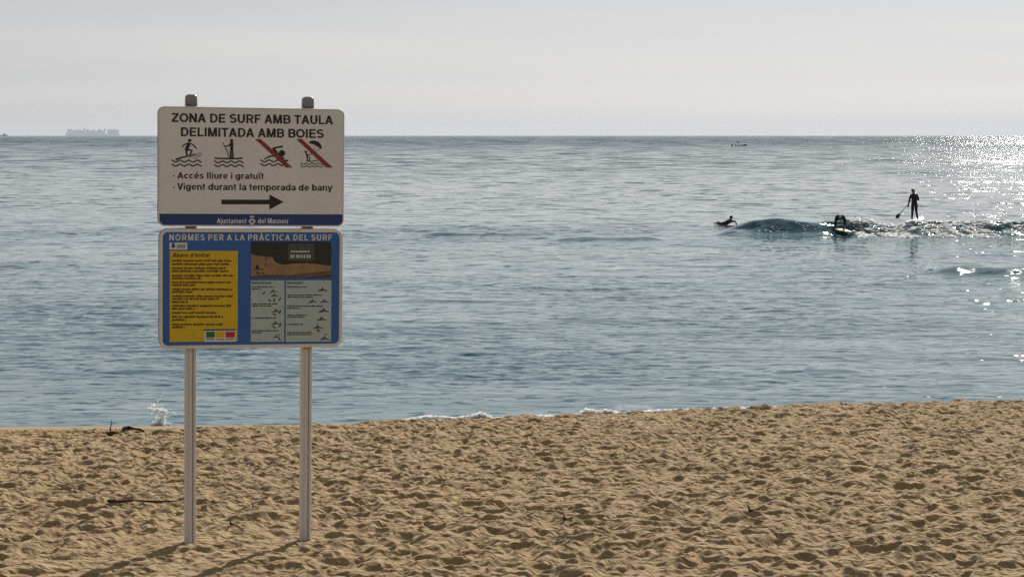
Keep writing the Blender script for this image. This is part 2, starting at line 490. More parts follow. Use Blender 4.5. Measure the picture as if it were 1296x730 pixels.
# steep little wavelet fronts that lean towards the shore: they show as short dark streaks
spd = t.nodes.new('ShaderNodeSeparateXYZ'); t.links.new(tcn.outputs['Object'], spd.inputs[0])
for scale, sx, amp, lo_, hi_, det, n0, n1_, f0, f1 in ((3.4, 0.50, 0.23, 0.565, 0.65, 2, -2, -1, 60, 130), (1.5, 0.50, 0.24, 0.575, 0.65, 2, 38, 80, 140, 300),
                                                (0.62, 0.50, 0.25, 0.56, 0.64, 2, 85, 160, 350, 700), (0.24, 0.45, 0.28, 0.49, 0.60, 3, 200, 400, 1500, 4000), (0.08, 0.4, 0.28, 0.43, 0.58, 4, 500, 1200, 9000, 12000)):
    mpn = t.nodes.new('ShaderNodeMapping'); mpn.inputs['Scale'].default_value = (sx, 1, 1)
    mpn.inputs['Rotation'].default_value = (0, 0, R(4)); mpn.inputs['Location'].default_value = (scale * 7, scale * 3, 0)
    n = noise(t, scale, det, 0.55); n.inputs['Distortion'].default_value = 0.35
    t.links.new(tcn.outputs['Object'], mpn.inputs['Vector']); t.links.new(mpn.outputs[0], n.inputs['Vector'])
    mr = t.nodes.new('ShaderNodeMapRange'); mr.interpolation_type = 'SMOOTHSTEP'
    for a_, b_ in (('From Min', lo_), ('From Max', hi_), ('To Min', 0.0), ('To Max', -amp)): mr.inputs[a_].default_value = b_
    t.links.new(n.outputs['Fac'], mr.inputs['Value'])
    # each size of wavelet belongs to its own stretch of water
    g1 = t.nodes.new('ShaderNodeMapRange'); g2 = t.nodes.new('ShaderNodeMapRange')
    for g_, u0, u1, w0, w1 in ((g1, n0, n1_, 0, 1), (g2, f0, f1, 1, 0)):
        for a_, b_ in (('From Min', u0), ('From Max', u1), ('To Min', w0), ('To Max', w1)): g_.inputs[a_].default_value = b_
        t.links.new(spd.outputs['Y'], g_.inputs['Value'])
    q1_ = t.nodes.new('ShaderNodeMath'); q1_.operation = 'MULTIPLY'; t.links.new(g1.outputs[0], q1_.inputs[0]); t.links.new(g2.outputs[0], q1_.inputs[1])
    q2_ = t.nodes.new('ShaderNodeMath'); q2_.operation = 'MULTIPLY'; t.links.new(q1_.outputs[0], q2_.inputs[0]); t.links.new(mr.outputs[0], q2_.inputs[1])
    cv = t.nodes.new('ShaderNodeCombineXYZ'); t.links.new(q2_.outputs[0], cv.inputs['Y'])
    ad = t.nodes.new('ShaderNodeVectorMath'); ad.operation = 'ADD'
    t.links.new(acc.outputs[0], ad.inputs[0]); t.links.new(cv.outputs[0], ad.inputs[1])
    acc = ad
# calm and ruffled patches
pn = noise(t, 0.035, 3, 0.5)
mpn = t.nodes.new('ShaderNodeMapping'); mpn.inputs['Scale'].default_value = (0.5, 1.3, 1)
t.links.new(tcn.outputs['Object'], mpn.inputs['Vector']); t.links.new(mpn.outputs[0], pn.inputs['Vector'])
pr = t.nodes.new('ShaderNodeMapRange')
pr.inputs['From Min'].default_value = 0.35; pr.inputs['From Max'].default_value = 0.65
pr.inputs['To Min'].default_value = 0.7; pr.inputs['To Max'].default_value = 1.15
t.links.new(pn.outputs['Fac'], pr.inputs['Value'])
# sheltered and calmer close to the beach, choppier offshore
sp_ = t.nodes.new('ShaderNodeSeparateXYZ'); t.links.new(tcn.outputs['Object'], sp_.inputs[0])
of_ = t.nodes.new('ShaderNodeMapRange')
for a_, b_ in (('From Min', 60.0), ('From Max', 260.0), ('To Min', 0.65), ('To Max', 1.6)): of_.inputs[a_].default_value = b_
t.links.new(sp_.outputs['Y'], of_.inputs['Value'])
pm_ = t.nodes.new('ShaderNodeMath'); pm_.operation = 'MULTIPLY'
t.links.new(pr.outputs[0], pm_.inputs[0]); t.links.new(of_.outputs[0], pm_.inputs[1])
scn = t.nodes.new('ShaderNodeVectorMath'); scn.operation = 'SCALE'
t.links.new(acc.outputs[0], scn.inputs[0]); t.links.new(pm_.outputs[0], scn.inputs['Scale'])
ad = t.nodes.new('ShaderNodeVectorMath'); ad.operation = 'ADD'
t.links.new(geo.outputs['Normal'], ad.inputs[0]); t.links.new(scn.outputs[0], ad.inputs[1])
no = t.nodes.new('ShaderNodeVectorMath'); no.operation = 'NORMALIZE'
t.links.new(ad.outputs[0], no.inputs[0])
t.links.new(no.outputs[0], b.inputs['Normal'])
tag(grid_mesh('sea', Xw + dxw * lim, Yw + dyw * lim, hw * lim - (Xw ** 2 + Yw ** 2) / (2 * 6.371e6), water), 'grey blue sea with small ripples', None, None, 'structure')
def sea_z(x, y):
    return float(sea(np.array([float(x)]), np.array([float(y)]))[0][0])

# ------------------------------------------------------------------ haze
hz = bpy.data.materials.new('sea_haze')
hz.use_nodes = True
t = hz.node_tree
t.nodes.clear()
mo = t.nodes.new('ShaderNodeOutputMaterial')
pv = t.nodes.new('ShaderNodeVolumePrincipled')
pv.inputs['Color'].default_value = (0.84, 0.90, 1.0, 1)
pv.inputs['Density'].default_value = 5.2e-5
pv.inputs['Anisotropy'].default_value = 0.1
t.links.new(pv.outputs[0], mo.inputs['Volume'])
m = MB()
m.box((-9500, -300, -25), (9500, 15800, 54))
hzo = m.build('haze', hz)
tag(hzo, 'thin pale sea haze', None, None, 'stuff')

# ------------------------------------------------------------------ the sign
# a plain bold grotesque: s = straight stroke, a = elliptical arc (degrees), units of 1/100 of a capital
_st = 's 15 0 15 100;'
_bowl = lambda cx: f'a {cx} 37 20.5 28.5 0 360;'
GLYPHS = {
 'A': (76, 's 9 -4 39 104;s 67 -4 37 104;s 18 31 58 31 16'), 'B': (73, _st + 's 15 91 43 91 17;a 43 71.5 18 19.5 -90 90;s 15 52 43 52 17;s 15 9 44 9 17;a 44 30.5 20 21.5 -90 90'),
 'C': (78, 'a 42 50 31 41.5 42 318'), 'D': (76, _st + 's 15 91 37 91 17;s 15 9 37 9 17;a 37 50 29 41 -90 90'), 'E': (69, _st + 's 15 91 65 91 17;s 15 51 61 51 16;s 15 9 66 9 17'),
 'F': (63, _st + 's 15 91 62 91 17;s 15 49 56 49 16'), 'I': (30, _st), 'L': (62, _st + 's 15 9 60 9 17'), 'M': (90, 's 14 0 14 100;s 76 0 76 100;s 18 104 45 -2 17;s 72 104 45 -2 17'),
 'N': (78, 's 14 0 14 100;s 64 0 64 100;s 15 100 63 0 19'), 'O': (84, 'a 42 50 31.5 41.5 0 360'), 'P': (71, _st + 's 15 91 42 91 17;a 42 67.5 20 23.5 -90 90;s 15 44 42 44 17'),
 'R': (75, _st + 's 15 91 43 91 17;a 43 68.5 19.5 22.5 -90 90;s 15 46 43 46 17;s 44 46 63 -4 19'), 'S': (71, 'a 36 71.5 22.5 20 25 275;a 36 29.5 24.5 21 -155 95'),
 'T': (66, 's 2 91 64 91 17;s 33 0 33 100'), 'U': (76, 's 14 34 14 100;s 62 34 62 100;a 38 34 24 25.5 180 360'), 'V': (68, 's 7 104 35 -4;s 61 104 33 -4'), 'Z': (70, 's 6 91 64 91 17;s 5 9 65 9 17;s 57 88 13 12 20'),
 'a': (61, 's 49 0 49 52 17;a 31 51 18.5 15.5 0 165 15;a 28 21.5 18.5 14 0 360 15'), 'b': (67, 's 13 0 13 100 17;' + _bowl(36)), 'c': (60, 'a 34 37 21.5 28.5 48 312 17'), 'd': (67, 's 54 0 54 100 17;' + _bowl(31)),
 'e': (64, 'a 33 37 21.5 28.5 0 318 16;s 14 36 54 36 12'), 'f': (38, 's 18 0 18 84 17;a 31 82 13.5 11 85 180 15;s 3 67 35 67 13'), 'g': (67, _bowl(31) + 's 54 -2 54 74 17;a 33 -3 20.5 15 -155 0 15'),
 'i': (28, 's 14 0 14 74 17;s 14 86 14 101 17'), 'j': (28, 's 14 -10 14 74 17;s 14 86 14 101 17;s 2 -18 16 -18 14'), 'l': (28, 's 14 0 14 101 17'),
 'm': (99, 's 13 0 13 74 17;a 32 47 18 20 0 180 15;s 50 0 50 48 17;a 68 47 18 20 0 180 15;s 86 0 86 48 17'), 'n': (65, 's 13 0 13 74 17;a 32 46 19.5 21 0 180 16;s 51 0 51 47 17'),
 'o': (67, 'a 33.5 37 22 28.5 0 360 17'), 'p': (67, 's 13 -25 13 74 17;' + _bowl(36)), 'r': (42, 's 13 0 13 74 17;a 35 43 22 23 75 180 16'), 's': (58, 'a 29 52.5 17 14 20 275 15;a 29 21 19 14 -160 95 15'),
 't': (38, 's 18 14 18 93 17;s 3 67 34 67 13;a 30 14 12 6.5 180 275 15'), 'u': (65, 's 13 27 13 74 17;s 52 0 52 74 17;a 32.5 27 19.5 20 180 360 16'), 'v': (58, 's 6 78 30 -4 17;s 52 78 28 -4 17'),
 'y': (60, 's 6 76 31 4 17;s 54 78 26 -22 17;s 7 -18 25 -18 13'), '\u00b7': (26, 's 13 30 13 46 17'), "'": (24, 's 12 68 12 101 15')}
GLYPHS['\u00c0'] = (76, GLYPHS['A'][1] + ';s 24 126 42 108 13'); GLYPHS['\u00e9'] = (64, GLYPHS['e'][1] + ';s 28 84 42 102 13'); GLYPHS['\u00ef'] = (32, 's 16 0 16 74 17;s 4 86 4 101 14;s 28 86 28 101 14')
_gc = {}
def glyph(ch, res):
    """outline as stacked boxes: rasterise the strokes finely and merge equal rows"""
    if (ch, res) in _gc: return _gc[ch, res]
    wd, spec = GLYPHS[ch]
    desc = ch in 'gjpy'
    ys = np.arange(-28 if desc else 0, 130 if ch == '\u00c0' else 104 if ch in '\u00e9\u00ef' else 101, res) + res / 2
    xs = np.arange(-6, wd + 8, res) + res / 2
    X, Y = np.meshgrid(xs, ys)
    M_ = np.zeros(X.shape, bool)
    for part in spec.split(';'):
        q = part.split()
        if not q: continue
        n_ = [float(t_) for t_ in q[1:]]
        if q[0] == 's':
            x0, y0, x1, y1 = n_[:4]; w_ = n_[4] if len(n_) > 4 else 19
            dx, dy = x1 - x0, y1 - y0; l_ = math.hypot(dx, dy)
            t_ = ((X - x0) * dx + (Y - y0) * dy) / l_; d_ = np.abs((X - x0) * dy - (Y - y0) * dx) / l_
            M_ |= (t_ >= 0) & (t_ <= l_) & (d_ <= w_ / 2) & ((Y <= 100.5) | (y0 > 100) | (ch in '\u00c0\u00e9\u00efijl'))
        else:
            cx, cy_, rx, ry, a0, a1 = n_[:6]; w_ = n_[6] if len(n_) > 6 else 18
            e1 = np.hypot((X - cx) / (rx + w_ / 2), (Y - cy_) / (ry + w_ / 2)); e0 = np.hypot((X - cx) / (rx - w_ / 2), (Y - cy_) / (ry - w_ / 2))
            an = (np.degrees(np.arctan2((Y - cy_) / ry, (X - cx) / rx)) - a0) % 360
            M_ |= (e1 <= 1) & (e0 >= 1) & (an <= a1 - a0)
    runs = []
    for r_ in range(len(ys)):
        e_ = np.flatnonzero(np.diff(np.concatenate([[0], M_[r_].astype(int), [0]])))
        runs.append([(xs[0] - res / 2 + a * res, xs[0] - res / 2 + b_ * res) for a, b_ in zip(e_[::2], e_[1::2])])
    boxes = []; k = 0
    while k < len(ys):
        j = k
        while j + 1 < len(ys) and runs[j + 1] == runs[k]: j += 1
        boxes += [(a, b_, ys[k] - res / 2, ys[j] + res / 2) for a, b_ in runs[k]]
        k = j + 1
    _gc[ch, res] = (wd, boxes)
    return _gc[ch, res]
white_paint = vary(mat('sign_white', (0.77, 0.81, 0.86), 0.45), 6, 0.35, (0.64, 0.66, 0.68), 5)
rim_paint = vary(mat('sign_rim', (0.80, 0.78, 0.77), 0.5), 9, 0.4, (0.62, 0.59, 0.56), 4)
edge_metal = mat('dark_sign_edge', (0.10, 0.09, 0.09), 0.6)
black_ink = mat('black_print', (0.015, 0.014, 0.018), 0.5)
red_ink = mat('red_print', (0.27, 0.035, 0.035), 0.5)
navy = vary(mat('dark_blue_print', (0.012, 0.045, 0.22), 0.45), 8, 0.3, (0.02, 0.06, 0.22), 4)
blue = vary(mat('blue_print', (0.025, 0.13, 0.48), 0.45), 7, 0.35, (0.04, 0.13, 0.36), 4)
yellow = vary(mat('yellow_print', (0.70, 0.50, 0.012), 0.5), 11, 0.35, (0.60, 0.41, 0.012), 4)
pale_ink = mat('pale_print', (0.72, 0.72, 0.74), 0.5)
table_grey = vary(mat('grey_green_print', (0.46, 0.58, 0.62), 0.5), 30, 0.5, (0.39, 0.47, 0.47), 3)
dark_green = vary(mat('photo_dark_green', (0.012, 0.022, 0.018), 0.5), 30, 0.6, (0.03, 0.035, 0.022), 4)
photo_sand = vary(mat('photo_sand', (0.36, 0.23, 0.13), 0.5), 40, 0.8, (0.22, 0.14, 0.08), 4)
photo_brown = vary(mat('photo_brown', (0.11, 0.065, 0.05), 0.5), 60, 0.7, (0.2, 0.13, 0.08), 4)
photo_board = mat('photo_grey', (0.07, 0.085, 0.08), 0.5)
text_brown = mat('brown_print', (0.10, 0.045, 0.008), 0.5)
green_ink = mat('green_print', (0.02, 0.16, 0.04), 0.5)
flag_red = mat('flag_red_print', (0.50, 0.02, 0.05), 0.5)
teal_ink = mat('teal_print', (0.012, 0.055, 0.06), 0.5)
orange_ink = mat('orange_sticker', (0.75, 0.28, 0.03), 0.5)
alu = vary(mat('post_aluminium', (0.70, 0.71, 0.72), 0.5, 0.10), 5, 0.4, (0.57, 0.56, 0.55), 5, (6, 6, 0.8), 0.0006, 60)
alu_dark = vary(mat('post_groove', (0.36, 0.32, 0.30), 0.5, 0.5), 5, 0.4, (0.16, 0.14, 0.13), 4, (6, 6, 0.8))
cap_mat = vary(mat('grey_plastic_cap', (0.30, 0.31, 0.34), 0.4), 30, 0.4, (0.16, 0.16, 0.17), 3)

YAW, LEAN = R(15), R(0.8)
p0 = ray(240.5, 690)
yb = 1.507 / (-p0.z / p0.y - 0.063)
base = Vector((p0.x / p0.y * yb, yb, 2.8 - 0.063 * (yb - 11)))
sign = empty('beach_sign', base, (0, LEAN, YAW))
tag(sign, 'two stacked white and blue surf rule panels on two pale posts in the sand', 'sign')
M = Matrix.Translation(base) @ Euler((0, LEAN, YAW)).to_matrix().to_4x4()
Mi = M.inverted()
FACE = -0.060
def L(px, py, yoff=FACE):
    """picture point -> (x, z) on the sign's own plane"""
    o = Mi @ Vector((0, 0, CAM_Z)); d = Mi.to_3x3() @ ray(px, py)
    s = (yoff - o.y) / d.y
    p = o + d * s
    return (p.x, p.z)
K = L(340, 200)[0] - L(339, 200)[0]      # metres per photo pixel on the sign

def rrect(x0, x1, z0, z1, r, n=6):
    pts = []
    for cx, cz, a0 in ((x1 - r, z1 - r, 0), (x0 + r, z1 - r, 90), (x0 + r, z0 + r, 180), (x1 - r, z0 + r, 270)):
        for k in range(n + 1):
            a = R(a0 + 90 * k / n)
            pts.append((cx + r * math.cos(a), cz + r * math.sin(a)))
    return pts
def sheet(name, polys, lift, m, parent, label=None):
    """flat print: polygons in (x, z) a hair in front of the face"""
    mb = MB()
    for p in polys:
        mb.add([(x, FACE - lift, z) for x, z in p], [tuple(range(len(p)))])
    me = bpy.data.meshes.new(name)
    me.from_pydata(mb.v, [], mb.f)
    o = link(name, me, m, parent)
    if label: o['label'] = label
    return o
def stroke(pts, w0, w1=None, sub=1):
    """a thick line in picture-pixel-free (x, z) metres -> quads"""
    w1 = w0 if w1 is None else w1
    pts = [Vector((a, c)) for a, c in pts]
    n = len(pts); Lf = []; Rt = []
    for k, p in enumerate(pts):
        t = (pts[min(k + 1, n - 1)] - pts[max(k - 1, 0)]).normalized()
        nn = Vector((-t.y, t.x)); hw_ = (w0 + (w1 - w0) * k / max(n - 1, 1)) / 2
        Lf.append(p + nn * hw_); Rt.append(p - nn * hw_)
    return [[tuple(Rt[k]), tuple(Rt[k + 1]), tuple(Lf[k + 1]), tuple(Lf[k])] for k in range(n - 1)]
def disc(c, rx, rz=None, n=16, rot=0):
    rz = rz or rx
    o = []
    for i in range(n):
        a = 2 * math.pi * i / n
        x, z = rx * math.cos(a), rz * math.sin(a)
        o.append((c[0] + x * math.cos(rot) - z * math.sin(rot), c[1] + x * math.sin(rot) + z * math.cos(rot)))
    return [o]
def font_mesh(body, track=0.0, shear=0.0, res=2.0):
    v = []; f = []; x = 0
    for ch in body:
        if ch == ' ':
            x += 30; continue
        wd, boxes = glyph(ch, res)
        for a, b_, c, d_ in boxes:
            n = len(v)
            v += [(x + a + shear * c, c, 0), (x + b_ + shear * c, c, 0), (x + b_ + shear * d_, d_, 0), (x + a + shear * d_, d_, 0)]
            f.append((n, n + 1, n + 2, n + 3))
        x += wd + 2 + track
    me = bpy.data.meshes.new('text')
    me.from_pydata(v, [], f)
    return me
CAPH = 100.0
def lettering(body, px0, px1, py_top, py_base, m, parent, lift=0.0012, offset=0.0, shear=0.0):
    me = font_mesh(body, offset, shear, 2.0 if py_base - py_top > 7 else 4.0)
    n = len(me.vertices)
    co = np.zeros(n * 3, np.float32); me.vertices.foreach_get('co', co); co = co.reshape(-1, 3)
    x0, zb = L(px0, py_base); x1, _ = L(px1, py_base); _, zt = L((px0 + px1) / 2, py_top)
    _, zb2 = L((px0 + px1) / 2, py_base)
    sx = (x1 - x0) / (co[:, 0].max() - co[:, 0].min()); sz = (zt - zb2) / CAPH
    new = np.zeros_like(co)
    new[:, 0] = x0 + (co[:, 0] - co[:, 0].min()) * sx
    new[:, 1] = FACE - lift
    new[:, 2] = (zb + zb2) / 2 + co[:, 1] * sz
    me.vertices.foreach_set('co', new.ravel()); me.name = 'lettering'
    return tag(link('lettering', me, m, parent), kind='stuff')

def panel(name, px0, px1, py0, py1, rpx, rim_px, face_mat, label):
    x0, z1 = L((px0), (py0 + py1) / 2)[0], L((px0 + px1) / 2, py0)[1]
    x1, z0 = L((px1), (py0 + py1) / 2)[0], L((px0 + px1) / 2, py1)[1]
    r = rpx * K; q = rim_px * K
    # folded metal tray: dark sides, open back with flanges
    mb = MB()
    o = rrect(x0, x1, z0, z1, r); i = rrect(x0 + 0.004, x1 - 0.004, z0 + 0.004, z1 - 0.004, r - 0.003)
    yb_ = FACE + 0.046
    rings = [[(a, FACE + 0.003, c) for a, c in i], [(a, FACE + 0.006, c) for a, c in o], [(a, yb_, c) for a, c in o], [(a, yb_, c) for a, c in rrect(x0 + 0.02, x1 - 0.02, z0 + 0.02, z1 - 0.02, r - 0.004)]]
    mb.loft(rings, True)
    body = mb.build(name, edge_metal, sign)
    body['label'] = label
    f = MB()
    fi = rrect(x0 + q, x1 - q, z0 + q, z1 - q, max(r - q, 0.006))
    n = len(fi)
    f.add([(a, FACE, c) for a, c in fi] + [(a, FACE + 0.0032, c) for a, c in fi], [tuple(range(n))] + [(k, k + n, (k + 1) % n + n, (k + 1) % n) for k in range(n)])
    fo = f.build('face', face_mat, body)
    rm = MB()                                         # raised rolled rim
    prof = [(0.0, 0.004), (0.10, -0.001), (0.5, -0.003), (0.9, -0.001), (1.0, 0.003)]
    rings = [[(a, FACE + yo, c) for a, c in rrect(x0 + q * s_, x1 - q * s_, z0 + q * s_, z1 - q * s_, max(r - q * s_, 0.005))] for s_, yo in prof]
    rm.loft(rings, False)
    rm.build('rim', rim_paint, body, True)
    return body, (x0, x1, z0, z1, r, q)

up, (ux0, ux1, uz0, uz1, ur, uq) = panel('upper_panel', 200.2, 435.6, 136.5, 286.5, 8.5, 1.7, white_paint, 'white upper panel for the surf zone with black lettering, pictograms and arrow')
lo, (lx0, lx1, lz0, lz1, lr, lq) = panel('lower_panel', 201.4, 433.6, 289.6, 440.2, 11, 4.6, blue, 'blue lower panel of surf rules with a yellow column')

# posts
def post(px_top, py_top, px_base, py_base):
    xt, zt = L(px_top, py_top, 0.0); xb, zb = L(px_base, py_base, 0.0)
    w2, d2 = 0.0295, 0.030
    prof = [(-w2, -d2 + .008), (-w2 + .002, -d2 + .003), (-w2 + .008, -d2), (-w2 + .013, -d2), (-w2 + .0145, -d2 + .0025), (-w2 + .0175, -d2 + .0025), (-w2 + .019, -d2),
            (w2 - .024, -d2), (w2 - .022, -d2 + .003), (w2 - .017, -d2 + .003), (w2 - .015, -d2),
            (w2 - .008, -d2), (w2 - .002, -d2 + .004), (w2, -d2 + .011), (w2, d2 - .009), (w2 - .006, d2 - .002), (w2 - .012, d2), (-w2 + .012, d2), (-w2 + .006, d2 - .002), (-w2, d2 - .009)]
    mb = MB()
    zs = [-0.5 + zb, zb + 0.6, zb + 1.2, zt - 0.05]
    mb.loft([[(xb + a, c, z) for a, c in prof] for z in zs], True)
    po = mb.build('post', alu, sign)
    mb = MB()                                          # collar and rounded cap
    ring = []
    for k, (s_, dz) in enumerate([(1.0, -0.055), (1.03, -0.054), (1.04, -0.03), (1.03, -0.027), (1.03, -0.014), (0.96, -0.005), (0.78, 0.002), (0.45, 0.006)]):
        ring.append([(xb + a * s_, c * s_, zt + dz) for a, c in rrect(-w2, w2, -d2, d2, 0.012)])
    mb.loft(ring, True)
    mb.build('post_cap', cap_mat, po, True)
    mb = MB()                                          # dark strip in the groove
    mb.add([(xb + w2 - .0215, -d2 + .0022, zb - 0.2), (xb + w2 - .0175, -d2 + .0022, zb - 0.2), (xb + w2 - .0175, -d2 + .0022, zt - 0.07), (xb + w2 - .0215, -d2 + .0022, zt - 0.07)], [(0, 1, 2, 3)])
    mb.build('groove', alu_dark, po)
    # clamps that carry the panels
    cz = [uz1 - 0.10, uz0 + 0.10, lz1 - 0.10, lz0 + 0.10]
    for z in cz:
        mb = MB()
        mb.box((xb - w2 - 0.012, -d2 - 0.004 + 0.016, z - 0.015), (xb - w2 - 0.001, d2 + 0.006, z + 0.015))
        mb.box((xb + w2 + 0.001, -d2 - 0.004 + 0.016, z - 0.015), (xb + w2 + 0.012, d2 + 0.006, z + 0.015))
        mb.box((xb - w2 - 0.012, d2 + 0.001, z - 0.015), (xb + w2 + 0.012, d2 + 0.006, z + 0.015))
        mb.build('clamp', edge_metal, po)
    return po, xb, zb
postL, xpL, zpL = post(244, 121, 240.5, 690)
postR, xpR, zpR = post(392, 124, 386, 684)
postL['label'] = 'left pale metal post'
postR['label'] = 'right pale metal post'
x, z = L(388, 442)
mb = MB(); mb.box((xpR - 0.016, -0.0325, lz0 - 0.014), (xpR + 0.014, -0.0305, lz0 + 0.002)); mb.build('sticker', orange_ink, postR)

# ---- print on the upper panel
lettering('ZONA DE SURF AMB TAULA', 217.3, 421.5, 144.2, 155.4, black_ink, up, offset=0.0)
lettering('DELIMITADA AMB BOIES', 229, 409.8, 162.0, 173.2, black_ink, up, offset=0.0)
lettering('\u00b7 Acc\u00e9s lliure i gratu\u00eft', 218.9, 333.6, 218.2, 226.2, black_ink, up, offset=0.0)
lettering('\u00b7 Vigent durant la temporada de bany', 218.9, 420.8, 232.3, 240.6, black_ink, up, offset=0.0)
def Q(X, Y): return L(210 + X / 5.89, 165 + Y / 5.89)
q1 = K / 5.89
def qs(pts, w, w1=None): return stroke([Q(*p) for p in pts], w * q1, None if w1 is None else w1 * q1)
def waves(x0, x1, ys, amp, per, w):
    o = []
    for y in ys:
        n = 34
        o += qs([(x0 + (x1 - x0) * k / n, y - amp * math.cos(2 * math.pi * per * k / n)) for k in range(n + 1)], w)
    return o
sh = disc(Q(177, 77), 13 * q1)
sh += qs([(174, 94), (166, 115), (152, 140)], 26, 24) + qs([(168, 98), (138, 106), (121, 126)], 9) + qs([(182, 98), (206, 112), (228, 137)], 9)
sh += qs([(150, 132), (165, 146), (194, 150), (180, 186)], 17, 11) + qs([(148, 138), (152, 160), (158, 190)], 17, 11)
sh += qs([(72, 220), (100, 208), (150, 196), (190, 187), (224, 176)], 14, 6) + qs([(172, 204), (240, 180), (262, 164)], 3.5) + qs([(205, 214), (245, 196), (268, 178)], 3.5)
sh += waves(42, 266, (230, 260), 7, 3.5, 9)
sheet('surfer_pictogram', sh, 0.0012, black_ink, up)
sh = disc(Q(490, 77), 12 * q1) + qs([(490, 90), (490, 150)], 26, 22) + qs([(484, 150), (484, 206)], 13) + qs([(498, 150), (499, 206)], 11)
sh += qs([(484, 100), (462, 118), (443, 118)], 9) + qs([(424, 90), (452, 150), (474, 203)], 5, 7) + qs([(362, 207), (390, 210), (480, 212), (545, 211), (572, 206)], 11, 11)
sh += waves(358, 580, (236, 264), 7, 3.5, 9)
sheet('paddleboarder_pictogram', sh, 0.0012, black_ink, up)
sh = disc(Q(865, 172), 24 * q1) + qs([(872, 121), (830, 127), (796, 136)], 13) + qs([(800, 134), (818, 160), (838, 192)], 16, 26)
sh += qs([(732, 216), (770, 196), (810, 188), (860, 204), (880, 216)], 8, 20) + qs([(870, 222), (895, 234), (912, 222)], 9)
sh += waves(703, 900, (229, 257), 7, 3.0, 9)
sheet('swimmer_pictogram', sh, 0.0012, black_ink, up)
sh = [[Q(*p) for p in ((1062, 96), (1078, 80), (1104, 76), (1112, 110), (1086, 101))], [Q(*p) for p in ((1112, 110), (1104, 76), (1136, 86), (1156, 108), (1138, 128))], [Q(*p) for p in ((1138, 128), (1156, 108), (1162, 140), (1150, 138))]]
sh += disc(Q(1043, 162), 9 * q1) + qs([(1046, 172), (1056, 200)], 13) + qs([(1050, 182), (1072, 184), (1082, 176)], 6) + qs([(1054, 198), (1074, 206), (1066, 228)], 10, 7) + qs([(1054, 200), (1052, 222)], 10, 7)
sh += qs([(1048, 222), (1080, 234), (1134, 224)], 10, 5) + qs([(1082, 176), (1150, 138)], 2.2) + qs([(1082, 176), (1120, 112)], 2.2)
sh += waves(1003, 1178, (250, 270), 5, 4.0, 5.5)
sheet('kitesurfer_pictogram', sh, 0.0012, black_ink, up)
sheet('red_bar', [[Q(*p) for p in ((664, 66), (706, 66), (942, 278), (896, 278))]], 0.0022, red_ink, up)
sheet('red_bar', [[Q(*p) for p in ((972, 66), (1013, 66), (1242, 278), (1196, 278))]], 0.0022, red_ink, up)
sheet('arrow', [[L(*p) for p in ((280.2, 252.8), (341, 252.8), (341, 258.6), (280.2, 258.6))], [L(*p) for p in ((341, 246.3), (358.9, 255.6), (341, 265.3))]], 0.0012, black_ink, up)
# blue band with rounded lower corners
x0, x1 = ux0 + uq, ux1 - uq
zt = L(318, 271)[1]
rr_ = max(ur - uq, .006)
pl = [(x0, zt)] + [(x0 + rr_ + rr_ * math.cos(R(180 + 15 * k)), uz0 + uq + rr_ + rr_ * math.sin(R(180 + 15 * k))) for k in range(7)] + [(x1 - rr_ + rr_ * math.cos(R(270 + 15 * k)), uz0 + uq + rr_ + rr_ * math.sin(R(270 + 15 * k))) for k in range(7)] + [(x1, zt)]
sheet('blue_band', [pl], 0.0010, navy, up)
lettering('Ajuntament', 274.4, 311.8, 276.3, 282.8, pale_ink, up, 0.0018, 0)
lettering('del Masnou', 326.2, 364.4, 276.3, 282.8, pale_ink, up, 0.0018, 0)
P = lambda *a: [L(*p) for p in a]
sheet('emblem', [P((316.2, 273.4), (321.8, 273.4), (321.4, 275.2), (316.6, 275.2)), P((319, 285.8), (314.4, 280.2), (316.4, 277), (321.6, 277), (323.6, 280.2))], 0.0018, pale_ink, up)
sheet('emblem', [P((319, 282.6), (317, 280.2), (319, 278.6), (321, 280.2))], 0.0026, navy, up)

# ---- print on the lower panel
def Z2(X, Y): return (190 + X / 4.294, 280 + Y / 4.294)
def rect2(X0, X1, Y0, Y1):
    a, b_, c_, d_ = Z2(X0, Y1), Z2(X1, Y1), Z2(X1, Y0), Z2(X0, Y0)
    x0, z0 = L(*a); x1, _ = L(*b_); _, z1 = L(*d_)
    x1 = L(*c_)[0] if False else x1
    return [(x0, z0), (x1, z0), (x1, z1), (x0, z1)]
lettering('NORMES PER A LA PR\u00c0CTICA DEL SURF', 214.2, 420.2, 296.6, 304.3, pale_ink, lo, 0.0012, 12)
sheet('logo_box', [rect2(104, 202, 116, 154)], 0.0010, pale_ink, lo)
lg = disc(L(*Z2(126, 134)), 2.1 * K, 2.4 * K) + [P(Z2(118, 118), Z2(133, 118), Z2(130, 124), Z2(121, 124))]
lg += [rect2(145, 168, 129, 134), rect2(171, 192, 129, 134), rect2(145, 160, 139, 144), rect2(163, 190, 139, 144)]
tag(sheet('logo_mark', lg, 0.0020, navy, lo), kind='stuff')
yc = sheet('yellow_column', [rect2(106, 475, 161, 655)], 0.0010, yellow, lo)
lettering("Abans d'entrar", 217.8, 266.6, 320.2, 325.3, text_brown, lo, 0.0020, 0, 0.25)
def fine_print(lines, h, m, parent, seed, lift=0.0020):
    """rows too small to read: letter-sized ticks in word-sized runs"""
    g = random.Random(seed)
    polys = []
    for X0, X1, Y in lines:
        x = X0
        while x < X1:
            wd = g.uniform(2.2, 8.0) * h
            e_ = min(x + wd, X1)
            while x < e_:
                lw = g.uniform(0.35, 0.62) * h
                up_ = h * g.choice((0.5, 0.5, 0.5, 0.85)); dn = h * g.choice((0.35, 0.35, 0.35, 0.6))
                polys.append(rect2(x, min(x + lw, X1 + 1), Y - up_, Y + dn))
                x += lw + h * 0.10
            x += h * 0.55
    return tag(sheet('fine_print', polys, lift, m, parent), kind='stuff')
